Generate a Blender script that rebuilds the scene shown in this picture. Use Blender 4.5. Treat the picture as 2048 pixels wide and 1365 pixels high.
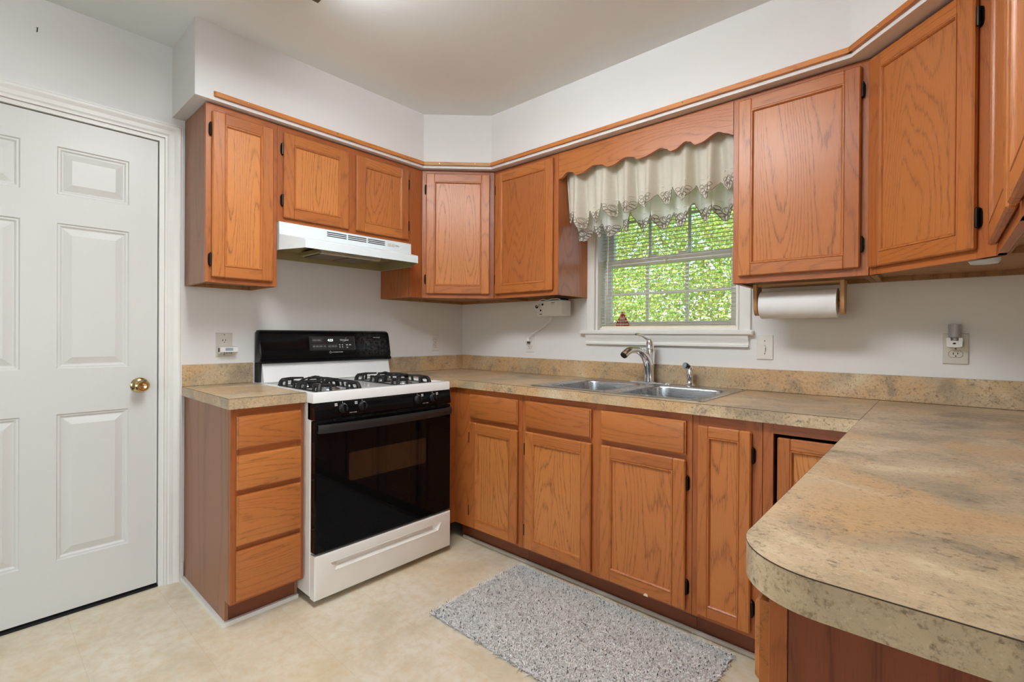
import bpy, bmesh, math, random
import numpy as np
from mathutils import Vector, Matrix, Euler

random.seed(7)
for o in list(bpy.data.objects):
    bpy.data.objects.remove(o)
scn = bpy.context.scene
COL = scn.collection

# ------------------------------------------------------------------ camera
CX, CY, CZ, YAW, F, SX, SY, PITCH, ROLL = 2.678, -2.4517, 1.1673, 0.7296, 967.4572, -2.0194, -9.6037, -0.0036, 0.0061
s_, c_ = math.sin(YAW), math.cos(YAW)
r_ = Vector((c_, s_, 0)); f_ = Vector((-s_, c_, 0)); u_ = Vector((0, 0, 1))
fw = f_ * math.cos(PITCH) + u_ * math.sin(PITCH); up = u_ * math.cos(PITCH) - f_ * math.sin(PITCH)
rt = r_ * math.cos(ROLL) + up * math.sin(ROLL); up2 = up * math.cos(ROLL) - r_ * math.sin(ROLL)
cam_data = bpy.data.cameras.new('camera')
cam = bpy.data.objects.new('camera', cam_data); COL.objects.link(cam)
cam_data.sensor_width = 36.0; cam_data.sensor_fit = 'HORIZONTAL'
cam_data.lens = F / 2048 * 36.0
cam_data.shift_x = -SX / 2048; cam_data.shift_y = SY / 2048
cam_data.clip_start = 0.02; cam_data.clip_end = 200
M = Matrix((rt, up2, -fw)).transposed().to_4x4(); M.translation = Vector((CX, CY, CZ))
cam.matrix_world = M
scn.camera = cam

# ------------------------------------------------------------------ world, sun, added fill lights, exposure
w = bpy.data.worlds.new('world'); scn.world = w; w.use_nodes = True
nt = w.node_tree; nt.nodes.clear()
wo = nt.nodes.new('ShaderNodeOutputWorld'); bg = nt.nodes.new('ShaderNodeBackground')
sky = nt.nodes.new('ShaderNodeTexSky'); sky.sky_type = 'NISHITA'; sky.sun_disc = False
sky.sun_elevation = math.radians(52); sky.sun_rotation = math.radians(200)
nt.links.new(sky.outputs[0], bg.inputs[0]); nt.links.new(bg.outputs[0], wo.inputs[0])
bg.inputs[1].default_value = 0.40

def lamp(name, kind, loc, energy, color=(1, 1, 1), target=None, size=None, size_y=None, angle=None):
    d = bpy.data.lights.new(name, kind); d.energy = energy; d.color = color
    o = bpy.data.objects.new(name, d); COL.objects.link(o); o.location = loc
    if kind == 'AREA':
        d.shape = 'RECTANGLE'; d.size = size; d.size_y = size_y
    if angle is not None: d.angle = angle
    if target is not None:
        o.rotation_euler = (Vector(target) - Vector(loc)).to_track_quat('-Z', 'Y').to_euler()
    return o
lamp('sun', 'SUN', (0, -10, 14), 5.4, (1.0, 0.96, 0.86), target=(1.5, 6, 2.0), angle=math.radians(1.0))
# fill light added behind the camera, dressed with an invented glass door
lamp('rear_fill', 'AREA', (1.55, -6.45, 1.12), 6.0, (0.88, 0.94, 1.0), target=(1.55, 0, 1.25), size=2.3, size_y=2.0)
# fill added from the far right for the range wall; its window is invented
lamp('side_fill', 'AREA', (6.08, -3.4, 1.45), 44.0, (0.88, 0.94, 1.0), target=(0.0, -3.0, 1.5), size=2.2, size_y=1.5)

scn.view_settings.view_transform = 'Standard'; scn.view_settings.look = 'None'
scn.view_settings.gamma = 1.0; scn.view_settings.use_curve_mapping = False
scn.view_settings.exposure = 0.44
scn.cycles.use_denoising = True
scn.cycles.max_bounces = 8; scn.cycles.diffuse_bounces = 5; scn.cycles.glossy_bounces = 4
scn.cycles.transmission_bounces = 6; scn.cycles.transparent_max_bounces = 16
scn.cycles.caustics_reflective = False; scn.cycles.caustics_refractive = False
scn.cycles.sample_clamp_indirect = 6.0

# ------------------------------------------------------------------ materials
def lin(r, g, b):
    def c(x):
        x /= 255.0
        return x / 12.92 if x <= 0.04045 else ((x + 0.055) / 1.055) ** 2.4
    return (c(r), c(g), c(b), 1.0)

class NT:
    def __init__(self, name):
        self.m = bpy.data.materials.new(name); self.m.use_nodes = True
        self.t = self.m.node_tree; self.t.nodes.clear()
        self.out = self.n('ShaderNodeOutputMaterial')
        self.b = self.n('ShaderNodeBsdfPrincipled')
        self.t.links.new(self.b.outputs[0], self.out.inputs[0])
    def n(self, k, **kw):
        x = self.t.nodes.new(k)
        for a, b in kw.items(): setattr(x, a, b)
        return x
    def l(self, a, b): self.t.links.new(a, b)
    def set(self, **kw):
        names = dict(color='Base Color', rough='Roughness', metal='Metallic', spec='Specular IOR Level', trans='Transmission Weight',
                     ior='IOR', coat='Coat Weight', coatr='Coat Roughness', alpha='Alpha', emit='Emission Color', es='Emission Strength')
        for k, v in kw.items(): self.b.inputs[names[k]].default_value = v
        return self
    def attr(self, name): return self.n('ShaderNodeAttribute', attribute_name=name)
    def math(self, op, a, b=None, c=None):
        x = self.n('ShaderNodeMath', operation=op)
        for i, v in enumerate((a, b, c)):
            if v is None: continue
            if isinstance(v, (int, float)): x.inputs[i].default_value = v
            else: self.l(v, x.inputs[i])
        return x.outputs[0]
    def mapping(self, vec, scale, loc=(0, 0, 0)):
        x = self.n('ShaderNodeMapping'); x.inputs['Scale'].default_value = scale; x.inputs['Location'].default_value = loc
        self.l(vec, x.inputs[0]); return x.outputs[0]
    def noise(self, vec, scale, detail=2.0, rough=0.5, dist=0.0):
        x = self.n('ShaderNodeTexNoise'); x.inputs['Scale'].default_value = scale; x.inputs['Detail'].default_value = detail
        x.inputs['Roughness'].default_value = rough; x.inputs['Distortion'].default_value = dist
        if vec is not None: self.l(vec, x.inputs['Vector'])
        return x.outputs['Fac']
    def ramp(self, fac, stops, interp='LINEAR'):
        x = self.n('ShaderNodeValToRGB'); x.color_ramp.interpolation = interp
        e = x.color_ramp.elements
        while len(e) < len(stops): e.new(0.5)
        for i, (p, c) in enumerate(stops):
            e[i].position = p; e[i].color = c if isinstance(c, (tuple, list)) else (c, c, c, 1)
        self.l(fac, x.inputs[0]); return x.outputs['Color']
    def mix(self, fac, a, b, mode='MIX'):
        x = self.n('ShaderNodeMix', data_type='RGBA', blend_type=mode)
        for i, v in ((0, fac), (6, a), (7, b)):
            if isinstance(v, (int, float)): x.inputs[i].default_value = v
            elif isinstance(v, tuple): x.inputs[i].default_value = v
            else: self.l(v, x.inputs[i])
        return x.outputs[2]
    def bump(self, h, strength, dist=0.001):
        x = self.n('ShaderNodeBump'); x.inputs['Strength'].default_value = strength; x.inputs['Distance'].default_value = dist
        self.l(h, x.inputs['Height']); self.l(x.outputs[0], self.b.inputs['Normal'])

def plain(name, rgb, rough=0.5, metal=0.0, spec=0.5, **kw):
    m = NT(name); m.set(color=lin(*rgb), rough=rough, metal=metal, spec=spec, **kw)
    # faint wear so that nothing is perfectly uniform
    g = m.n('ShaderNodeNewGeometry')
    f = m.noise(g.outputs['Position'], 9.0, 3.0)
    c = m.mix(f, tuple(x * 0.94 for x in lin(*rgb)[:3]) + (1,), tuple(min(1, x * 1.05) for x in lin(*rgb)[:3]) + (1,))
    m.l(c, m.b.inputs['Base Color'])
    return m.m

def oak(name, light, mid, dark, freq=58.0, rough=0.33, bumpy=0.25, con=0.62):
    m = NT(name)
    v = m.attr('gc').outputs['Vector']
    tone = m.noise(m.mapping(v, (1.1, 1.1, 0.25), (3, 1, 7)), 1.0, 1.0)
    jag = m.noise(m.mapping(v, (150, 150, 16)), 1.0, 2.0, 0.6)
    big = m.noise(m.mapping(v, (4.6, 4.6, 0.62)), 1.0, 1.5, 0.42, 0.15)
    big = m.math('ADD', big, m.math('MULTIPLY', m.math('SUBTRACT', jag, 0.5), 0.022))
    band = m.math('FRACT', m.math('MULTIPLY', big, freq / 3.2))
    fine = m.noise(m.mapping(v, (330, 330, 9)), 1.0, 3.0, 0.62)
    pores = m.noise(m.mapping(v, (620, 620, 22)), 1.0, 1.0)
    line = m.ramp(band, [(0.0, 0.6), (0.07, 0.18), (0.25, 0.03), (0.70, 0.06), (0.86, 0.40), (0.94, 1.0), (1.0, 0.7)])
    k = m.math('MULTIPLY', line, m.ramp(fine, [(0.34, 0.25), (0.60, 1.0)]))
    base = m.mix(m.ramp(tone, [(0.33, 0.0), (0.67, 1.0)]), mid, light)
    base = m.mix(m.math('MULTIPLY', fine, 0.45), base, mid)
    c = m.mix(m.math('MULTIPLY', k, con), base, dark)
    p = m.ramp(pores, [(0.58, 0.0), (0.70, 1.0)])
    c = m.mix(m.math('MULTIPLY', p, m.math('MULTIPLY_ADD', line, 0.35, 0.16)), c, dark)
    m.l(c, m.b.inputs['Base Color'])
    m.set(rough=rough, spec=0.5)
    m.bump(m.math('MULTIPLY_ADD', k, -0.7, m.math('MULTIPLY', p, -0.4)), bumpy, 0.0012)
    return m.m

OAK = oak('oak_orange', lin(200, 125, 62), lin(172, 99, 48), lin(102, 54, 25), freq=92.0, con=0.5)
OAKP = oak('oak_panel', lin(216, 142, 76), lin(188, 114, 58), lin(108, 58, 28), freq=112.0, rough=0.33, con=0.78)
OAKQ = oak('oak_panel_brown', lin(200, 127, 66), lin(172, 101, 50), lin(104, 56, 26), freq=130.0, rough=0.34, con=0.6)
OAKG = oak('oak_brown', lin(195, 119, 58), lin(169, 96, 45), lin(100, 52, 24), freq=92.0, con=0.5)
OAKF = oak('oak_frame', lin(186, 109, 53), lin(157, 84, 41), lin(100, 50, 23), freq=80.0, rough=0.36, con=0.45)
OAKL = oak('oak_trim', lin(222, 146, 68), lin(190, 112, 48), lin(130, 72, 32), freq=40.0, rough=0.42)
OAKS = oak('laminate_side', lin(166, 116, 84), lin(146, 98, 70), lin(108, 68, 46), freq=26.0, rough=0.42, bumpy=0.05)
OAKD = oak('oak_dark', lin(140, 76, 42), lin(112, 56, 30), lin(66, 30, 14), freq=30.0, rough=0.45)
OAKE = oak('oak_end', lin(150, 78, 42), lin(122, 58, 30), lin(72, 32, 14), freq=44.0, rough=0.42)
OAKB = oak('oak_raw', lin(176, 132, 88), lin(150, 106, 66), lin(110, 74, 44), freq=30.0, rough=0.6)
PINE = oak('birch_light', lin(206, 160, 104), lin(182, 132, 78), lin(142, 96, 54), freq=26.0, rough=0.45)

def wallpaint(name, rgb, rough, b=0.08):
    m = NT(name); g = m.n('ShaderNodeNewGeometry'); P = g.outputs['Position']
    f = m.noise(P, 1.7, 4.0, 0.55)
    c = m.mix(m.ramp(f, [(0.3, 0.0), (0.7, 1.0)]), tuple(x * 0.965 for x in lin(*rgb)[:3]) + (1,), lin(*rgb))
    m.l(c, m.b.inputs['Base Color']); m.set(rough=rough, spec=0.3)
    m.bump(m.noise(P, 160.0, 3.0), b, 0.002)
    return m.m
WALL = wallpaint('wall_paint', (230, 229, 227), 0.6)
CEIL = wallpaint('ceiling_paint', (240, 246, 245), 0.75)
TRIMW = plain('white_trim', (232, 230, 224), 0.34)

def door_white():
    m = NT('door_white'); g = m.n('ShaderNodeNewGeometry'); P = g.outputs['Position']
    h = m.noise(m.mapping(P, (60, 260, 9)), 1.0, 2.0, 0.5, 0.4)
    m.set(color=lin(217, 216, 211), rough=0.36)
    m.bump(h, 0.10, 0.0012); return m.m
DOORW = door_white()

def vinyl():
    m = NT('vinyl_floor'); g = m.n('ShaderNodeNewGeometry'); P = g.outputs['Position']
    a = m.noise(P, 5.0, 6.0, 0.62, 0.4); b = m.noise(P, 26.0, 5.0, 0.65, 0.3); d = m.noise(m.mapping(P, (1, 1, 1), (9, 4, 2)), 2.2, 3.0)
    c = m.ramp(a, [(0.30, lin(206, 195, 168)), (0.5, lin(224, 214, 191)), (0.72, lin(233, 226, 208))])
    c = m.mix(m.ramp(b, [(0.42, 0.0), (0.68, 0.5)]), c, lin(210, 182, 138))
    c = m.mix(m.ramp(d, [(0.5, 0.0), (0.72, 0.35)]), c, lin(224, 190, 138))
    br = m.n('ShaderNodeTexBrick'); br.offset = 0.0
    m.l(m.mapping(P, (1, 1, 1), (0.12, 0.05, 0)), br.inputs['Vector'])
    br.inputs['Scale'].default_value = 1.0; br.inputs['Brick Width'].default_value = 0.305; br.inputs['Row Height'].default_value = 0.305
    br.inputs['Mortar Size'].default_value = 0.0016; br.inputs['Mortar Smooth'].default_value = 0.6
    c = m.mix(m.math('MULTIPLY', br.outputs['Fac'], 0.16), c, lin(158, 134, 100))
    m.l(c, m.b.inputs['Base Color']); m.set(rough=0.36, spec=0.45)
    m.bump(m.math('ADD', m.math('MULTIPLY', b, 0.4), m.math('MULTIPLY', br.outputs['Fac'], -0.5)), 0.10, 0.002)
    return m.m
VINYL = vinyl()

def laminate(name, k=1.0):
    m = NT(name); g = m.n('ShaderNodeNewGeometry'); P = g.outputs['Position']
    a = m.noise(m.mapping(P, (5.0, 5.0, 5.0)), 1.0, 7.0, 0.62, 0.5)
    b = m.noise(m.mapping(P, (2.6, 2.6, 2.6), (5, 2, 8)), 1.0, 5.0, 0.6, 0.7)
    d = m.noise(m.mapping(P, (120, 120, 120)), 1.0, 4.0, 0.7)
    e = m.noise(m.mapping(P, (7, 7, 7), (1, 7, 3)), 1.0, 6.0, 0.7, 0.9)
    c = m.ramp(a, [(0.30, lin(142, 128, 108)), (0.44, lin(178, 157, 128)), (0.56, lin(198, 174, 140)), (0.72, lin(224, 206, 174))])
    c = m.mix(m.ramp(b, [(0.47, 0.0), (0.60, 0.75)]), c, lin(204, 164, 116))
    c = m.mix(m.ramp(e, [(0.55, 0.0), (0.68, 0.7)]), c, lin(128, 118, 104))
    f2 = m.noise(m.mapping(P, (210, 210, 210), (2, 6, 4)), 1.0, 3.0, 0.7)
    c = m.mix(m.math('MULTIPLY', m.ramp(d, [(0.52, 0.0), (0.66, 0.75)]), m.ramp(e, [(0.36, 0.25), (0.58, 1.0)])), c, lin(98, 78, 56))
    c = m.mix(m.math('MULTIPLY', m.ramp(f2, [(0.28, 0.8), (0.42, 0.0)]), m.ramp(a, [(0.4, 0.35), (0.6, 1.0)])), c, lin(216, 200, 166))
    c = m.mix(m.ramp(f2, [(0.57, 0.0), (0.72, 0.35)]), c, lin(100, 80, 58))
    m.l(c, m.b.inputs['Base Color']); m.set(rough=0.34, spec=0.45)
    m.bump(d, 0.05, 0.001)
    return m.m
LAM = laminate('laminate_stone', 0.97)

def brushed(name, rgb, rough, along=(6, 300, 300)):
    m = NT(name); g = m.n('ShaderNodeNewGeometry')
    f = m.noise(m.mapping(g.outputs['Position'], along), 1.0, 2.0)
    m.set(color=lin(*rgb), metal=1.0)
    m.l(m.math('MULTIPLY_ADD', f, 0.12, rough - 0.06), m.b.inputs['Roughness']); return m.m
STEEL = brushed('brushed_steel', (196, 198, 200), 0.27)
CHROME = NT('chrome').set(color=(0.83, 0.84, 0.86, 1), metal=1.0, rough=0.06).m
BRASS = NT('brass').set(color=lin(214, 190, 138), metal=1.0, rough=0.14).m
BRONZE = NT('hinge_bronze').set(color=lin(44, 38, 32), metal=0.8, rough=0.32).m
ENAMEL = plain('white_enamel', (240, 240, 238), 0.16)
ENAMELF = plain('white_enamel_front', (236, 233, 226), 0.22)
HOODW = plain('hood_white', (226, 236, 238), 0.25)
HOODIN = plain('hood_greasy_inside', (168, 156, 112), 0.45)
FILTER = plain('filter_mesh', (120, 102, 80), 0.5, metal=0.5)
BLACKG = NT('black_glass').set(color=(0.003, 0.003, 0.0035, 1), rough=0.035, spec=0.14).m
BLACKP = NT('black_gloss_plastic').set(color=(0.004, 0.004, 0.005, 1), rough=0.12, spec=0.17).m
def dusty():
    m = NT('black_backguard'); g = m.n('ShaderNodeNewGeometry'); P = g.outputs['Position']; sp = m.n('ShaderNodeSeparateXYZ'); m.l(P, sp.inputs[0])
    a = m.math('MULTIPLY', m.ramp(m.math('MULTIPLY_ADD', sp.outputs[1], 4.0, 3.75), [(0.0, 0.0), (0.35, 1.0), (0.75, 0.8), (1.0, 0.15)]), m.ramp(m.math('MULTIPLY_ADD', sp.outputs[2], 5.0, -5.1), [(0.0, 0.0), (0.2, 0.6), (0.5, 1.0), (0.75, 0.3)]))
    f = m.math('MULTIPLY', a, m.ramp(m.noise(P, 60.0, 5.0, 0.75), [(0.40, 0.0), (0.66, 1.0)]))
    m.l(m.mix(m.math('MULTIPLY', f, 0.55), (0.004, 0.004, 0.005, 1), (0.16, 0.16, 0.165, 1)), m.b.inputs['Base Color'])
    m.set(rough=0.12, spec=0.17); return m.m
BLACKD = dusty()
BLACKM = plain('black_satin', (30, 30, 31), 0.42)
OVENW = NT('oven_window_glass').set(color=(0.016, 0.010, 0.006, 1), rough=0.05, spec=0.6).m
IRON = plain('cast_iron', (20, 20, 21), 0.48)
GREYB = plain('button_grey', (58, 59, 60), 0.5)
INK = plain('white_ink', (222, 222, 222), 0.6)
INKD = plain('dark_ink', (60, 60, 62), 0.6)
SCREEN = NT('clock_digits').set(color=(0.9, 1, 0.95, 1), emit=(0.85, 1.0, 0.95, 1), es=0.7).m
LCD = plain('lcd_grey', (150, 160, 168), 0.3)
PLATE = plain('plate_almond', (204, 200, 188), 0.38)
PLATEW = plain('plate_white', (224, 221, 214), 0.36)
DARK = plain('dark_void', (14, 11, 9), 0.8)
SEAM = plain('seam_dark', (74, 58, 42), 0.7)
PLASW = plain('white_plastic', (232, 232, 228), 0.35)
PAPER = plain('paper_towel', (240, 240, 240), 0.9)
SHOE = plain('shoe_moulding', (196, 186, 170), 0.4)
VINYLW = plain('window_vinyl', (238, 244, 246), 0.35)
SLAT = plain('blind_slat', (214, 200, 172), 0.4)
RAILB = plain('blind_rail', (240, 228, 200), 0.35)
REDS = plain('red_sticker', (206, 44, 34), 0.5)
TUBE = NT('lens_light').set(color=(1, 1, 1, 1), emit=(0.90, 0.95, 1.0, 1), es=18.5).m
TUBES = NT('lens_light_side').set(color=(1, 1, 1, 1), emit=(0.90, 0.95, 1.0, 1), es=19.0).m
GREYM = plain('fixture_end', (92, 86, 78), 0.5)
CLEARP = NT('clear_plastic').set(color=(0.86, 0.87, 0.88, 1), rough=0.16, trans=0.6, ior=1.45).m
PUCKM = plain('puck_lens', (226, 234, 242), 0.3)

def glassmat():
    m = NT('window_glass'); t = m.t
    tr = m.n('ShaderNodeBsdfTransparent'); gl = m.n('ShaderNodeBsdfGlossy'); gl.inputs['Roughness'].default_value = 0.02
    fr = m.n('ShaderNodeFresnel'); fr.inputs[0].default_value = 1.45; mx = m.n('ShaderNodeMixShader')
    m.l(m.math('MULTIPLY', fr.outputs[0], 0.6), mx.inputs[0]); m.l(tr.outputs[0], mx.inputs[1]); m.l(gl.outputs[0], mx.inputs[2]); m.l(mx.outputs[0], m.out.inputs[0])
    return m.m
GLASS = glassmat()

def cloth(name, rgb, trans, clear):
    m = NT(name); g = m.n('ShaderNodeNewGeometry')
    d = m.n('ShaderNodeBsdfDiffuse'); tl = m.n('ShaderNodeBsdfTranslucent'); tp = m.n('ShaderNodeBsdfTransparent')
    f = m.noise(g.outputs['Position'], 60.0, 3.0)
    c = m.mix(f, tuple(x * 0.9 for x in lin(*rgb)[:3]) + (1,), lin(*rgb))
    m.l(c, d.inputs[0]); m.l(c, tl.inputs[0])
    a = m.n('ShaderNodeMixShader'); a.inputs[0].default_value = trans; m.l(d.outputs[0], a.inputs[1]); m.l(tl.outputs[0], a.inputs[2])
    b = m.n('ShaderNodeMixShader'); b.inputs[0].default_value = clear; m.l(a.outputs[0], b.inputs[1]); m.l(tp.outputs[0], b.inputs[2])
    m.l(b.outputs[0], m.out.inputs[0]); return m.m
CLOTH = cloth('curtain_linen', (244, 237, 222), 0.35, 0.0)
LACE = cloth('curtain_lace', (246, 246, 242), 0.45, 0.08)
THREAD = plain('embroidery_thread', (122, 110, 96), 0.8)
THREADW = plain('cutwork_white', (244, 244, 240), 0.7)

def attr_col(name, rough=0.9, translucent=0.0):
    m = NT(name); a = m.attr('col'); m.l(a.outputs['Color'], m.b.inputs['Base Color']); m.set(rough=rough, spec=0.2)
    if translucent:
        tl = m.n('ShaderNodeBsdfTranslucent'); m.l(a.outputs['Color'], tl.inputs[0])
        mx = m.n('ShaderNodeMixShader'); mx.inputs[0].default_value = translucent
        m.l(m.b.outputs[0], mx.inputs[1]); m.l(tl.outputs[0], mx.inputs[2]); m.l(mx.outputs[0], m.out.inputs[0])
    return m.m
def shag():
    m = NT('shag_fibre'); a = m.attr('col'); g = m.n('ShaderNodeNewGeometry')
    v = m.n('ShaderNodeVectorMath', operation='MULTIPLY_ADD'); m.l(g.outputs['Normal'], v.inputs[0]); v.inputs[1].default_value = (0.3, 0.3, 0.0); v.inputs[2].default_value = (0, 0, 1)
    n2 = m.n('ShaderNodeVectorMath', operation='NORMALIZE'); m.l(v.outputs[0], n2.inputs[0])
    m.l(n2.outputs[0], m.b.inputs['Normal']); m.l(a.outputs['Color'], m.b.inputs['Base Color']); m.set(rough=0.9, spec=0.1); return m.m
SHAG = shag(); LEAF = attr_col('leaf', 0.5, 0.45)
ADDED_CARPET = plain('added_carpet_brown', (96, 82, 68), 0.95)
GRASS = plain('lawn_green', (110, 150, 60), 0.9)

# ------------------------------------------------------------------ mesh builder
class Frame:                       # local (u across, n out of the face, z up)
    def __init__(self, o, U):
        self.o = Vector(o); self.U = Vector(U).normalized(); self.N = self.U.cross(Vector((0, 0, 1)))
    def __call__(self, p):
        return self.o + self.U * p[0] + self.N * p[1] + Vector((0, 0, p[2]))
ID = lambda p: Vector(p)

class MB:
    def __init__(self, fr=ID):
        self.v = []; self.f = []; self.g = []; self.fr = fr; self.off = (0, 0, 0); self.mi = []; self.cur = 0
    def newoff(self): self.off = (random.uniform(-40, 40), random.uniform(-40, 40), random.uniform(-40, 40))
    def addv(self, p, grain='z'):
        q = self.fr(p); self.v.append(q)
        a = dict(z=(p[0], p[1], p[2]), x=(p[2], p[1], p[0]), y=(p[0], p[2], p[1]))[grain]
        self.g.append((a[0] + self.off[0], a[1] + self.off[1], a[2] + self.off[2])); return len(self.v) - 1
    def face(self, idx): self.f.append(tuple(idx)); self.mi.append(self.cur)
    def box(self, x0, x1, y0, y1, z0, z1, g='z', bev=0.0, same=False):
        if x0 > x1: x0, x1 = x1, x0
        if y0 > y1: y0, y1 = y1, y0
        if z0 > z1: z0, z1 = z1, z0
        if not same: self.newoff()
        X, Y, Z = (x0, x1), (y0, y1), (z0, z1)
        if bev <= 0:
            ids = {}
            for i in (0, 1):
                for j in (0, 1):
                    for k in (0, 1): ids[i, j, k] = self.addv((X[i], Y[j], Z[k]), g)
            for q in (((0,0,0),(0,1,0),(1,1,0),(1,0,0)), ((0,0,1),(1,0,1),(1,1,1),(0,1,1)), ((0,0,0),(1,0,0),(1,0,1),(0,0,1)),
                      ((1,0,0),(1,1,0),(1,1,1),(1,0,1)), ((1,1,0),(0,1,0),(0,1,1),(1,1,1)), ((0,1,0),(0,0,0),(0,0,1),(0,1,1))):
                self.face([ids[t] for t in q])
            return self
        b = min(bev, (x1 - x0) * .49, (y1 - y0) * .49, (z1 - z0) * .49); ids = {}
        sg = (1, -1)
        for i in (0, 1):
            for j in (0, 1):
                for k in (0, 1):
                    for ax in range(3):   # vertex lying on face normal to ax
                        p = [X[i], Y[j], Z[k]]
                        for a, s in ((0, i), (1, j), (2, k)):
                            if a != ax: p[a] += b * sg[s]
                        ids[i, j, k, ax] = self.addv(p, g)
        for ax in range(3):
            o1, o2 = [a for a in range(3) if a != ax]
            for s in (0, 1):
                q = []
                for (a, c) in ((0, 0), (1, 0), (1, 1), (0, 1)):
                    t = [0, 0, 0]; t[ax] = s; t[o1] = a; t[o2] = c; q.append(ids[t[0], t[1], t[2], ax])
                self.face(q)
        for ax in range(3):               # edges parallel to ax
            o1, o2 = [a for a in range(3) if a != ax]
            for a in (0, 1):
                for c in (0, 1):
                    t0 = [0, 0, 0]; t0[o1] = a; t0[o2] = c; t1 = list(t0); t1[ax] = 1
                    self.face([ids[(*t0, o1)], ids[(*t1, o1)], ids[(*t1, o2)], ids[(*t0, o2)]])
        for i in (0, 1):
            for j in (0, 1):
                for k in (0, 1): self.face([ids[i, j, k, 0], ids[i, j, k, 1], ids[i, j, k, 2]])
        return self
    def prism(self, poly, a0, a1, axis='z', g='z', same=False):
        """poly in the two other axes (order x,y,z without axis)"""
        if not same: self.newoff()
        def mk(p, a):
            return dict(z=(p[0], p[1], a), y=(p[0], a, p[1]), x=(a, p[0], p[1]))[axis]
        A = [self.addv(mk(p, a0), g) for p in poly]; B = [self.addv(mk(p, a1), g) for p in poly]
        n = len(poly); self.face(A[::-1]); self.face(B)
        for i in range(n): self.face([A[i], A[(i + 1) % n], B[(i + 1) % n], B[i]])
        return self
    def loft(self, rings, closed=True, caps=True, g='z'):
        R = [[self.addv(p, g) for p in r] for r in rings]
        n = len(R[0])
        for a, b in zip(R, R[1:]):
            for i in range(n if closed else n - 1): self.face([a[i], a[(i + 1) % n], b[(i + 1) % n], b[i]])
        if caps and closed: self.face(R[0][::-1]); self.face(R[-1])
        return R
    def tube(self, pts, r, n=8, caps=True):
        pts = [Vector(p) for p in pts]; rr = r if isinstance(r, (list, tuple)) else [r] * len(pts)
        ref = None; rings = []
        for i, p in enumerate(pts):
            t = (pts[min(i + 1, len(pts) - 1)] - pts[max(i - 1, 0)]).normalized()
            if ref is None:
                ref = t.orthogonal().normalized()
            ref = (ref - t * ref.dot(t)).normalized(); b = t.cross(ref)
            rings.append([p + (ref * math.cos(2 * math.pi * k / n) + b * math.sin(2 * math.pi * k / n)) * rr[i] for k in range(n)])
        self.loft(rings, True, caps); return self
    def lathe(self, prof, o, d=(0, 0, 1), n=24):
        """prof: (radius, distance along d)"""
        o = Vector(o); d = Vector(d).normalized(); a = d.orthogonal().normalized(); b = d.cross(a)
        rings = [[o + d * h + (a * math.cos(2 * math.pi * k / n) + b * math.sin(2 * math.pi * k / n)) * max(r, 1e-5) for k in range(n)] for r, h in prof]
        self.loft(rings, True, True); return self
    def sheet(self, fn, nu, nv):
        ids = [[self.addv(fn(i / nu, j / nv)) for j in range(nv + 1)] for i in range(nu + 1)]
        for i in range(nu):
            for j in range(nv): self.face([ids[i][j], ids[i + 1][j], ids[i + 1][j + 1], ids[i][j + 1]])
        return ids
    def build(self, name, mats, parent=None, smooth=True, recalc=True, ang=35):
        base = Vector((0, 0, 0)); q = parent
        while q is not None: base = base + q.location; q = q.parent
        me = bpy.data.meshes.new(name)
        me.from_pydata([tuple(v - base) for v in self.v], [], self.f); me.update()
        at = me.attributes.new('gc', 'FLOAT_VECTOR', 'POINT'); at.data.foreach_set('vector', np.array(self.g, dtype=np.float32).ravel())
        mats = mats if isinstance(mats, (list, tuple)) else [mats]
        for m in mats: me.materials.append(m)
        if len(mats) > 1: me.polygons.foreach_set('material_index', self.mi)
        if recalc:
            bm = bmesh.new(); bm.from_mesh(me); bmesh.ops.recalc_face_normals(bm, faces=bm.faces); bm.to_mesh(me); bm.free()
        if smooth:
            me.polygons.foreach_set('use_smooth', [True] * len(me.polygons)); me.set_sharp_from_angle(angle=math.radians(ang))
        o = bpy.data.objects.new(name, me); COL.objects.link(o)
        if parent is not None: o.parent = parent
        return o

def thing(name, label, cat, loc=(0, 0, 0), group=None):
    o = bpy.data.objects.new(name, None); COL.objects.link(o); o.location = loc; o.empty_display_size = 0.05
    o['label'] = label; o['category'] = cat
    if group: o['group'] = group
    return o
def tag(o, label, cat, group=None, kind=None):
    o['label'] = label; o['category'] = cat
    if group: o['group'] = group
    if kind: o['kind'] = kind
    return o
def struct(o, label=None, cat=None):
    o['kind'] = 'structure'
    if label: o['label'] = label
    if cat: o['category'] = cat
    return o
def text(name, body, size, origin, X, Y, mat, parent, align='LEFT', bold=0.0):
    cu = bpy.data.curves.new(name, 'FONT'); cu.body = body; cu.size = size; cu.extrude = 0.0002; cu.align_x = align; cu.resolution_u = 2
    cu.offset = bold; cu.materials.append(mat)
    o = bpy.data.objects.new(name, cu); COL.objects.link(o)
    base = Vector((0, 0, 0)); q = parent
    while q is not None: base = base + q.location; q = q.parent
    X = Vector(X).normalized(); Y = Vector(Y).normalized(); Z = X.cross(Y)
    o.rotation_euler = Matrix((X, Y, Z)).transposed().to_euler(); o.location = Vector(origin) - base; o.parent = parent
    return o
def arc(cx, cy, r, a0, a1, n):
    return [(cx + r * math.cos(math.radians(a0 + (a1 - a0) * i / n)), cy + r * math.sin(math.radians(a0 + (a1 - a0) * i / n))) for i in range(n + 1)]
def rrect(x0, x1, y0, y1, r, n=5):
    return arc(x1 - r, y1 - r, r, 0, 90, n) + arc(x0 + r, y1 - r, r, 90, 180, n) + arc(x0 + r, y0 + r, r, 180, 270, n) + arc(x1 - r, y0 + r, r, 270, 360, n)

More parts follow.
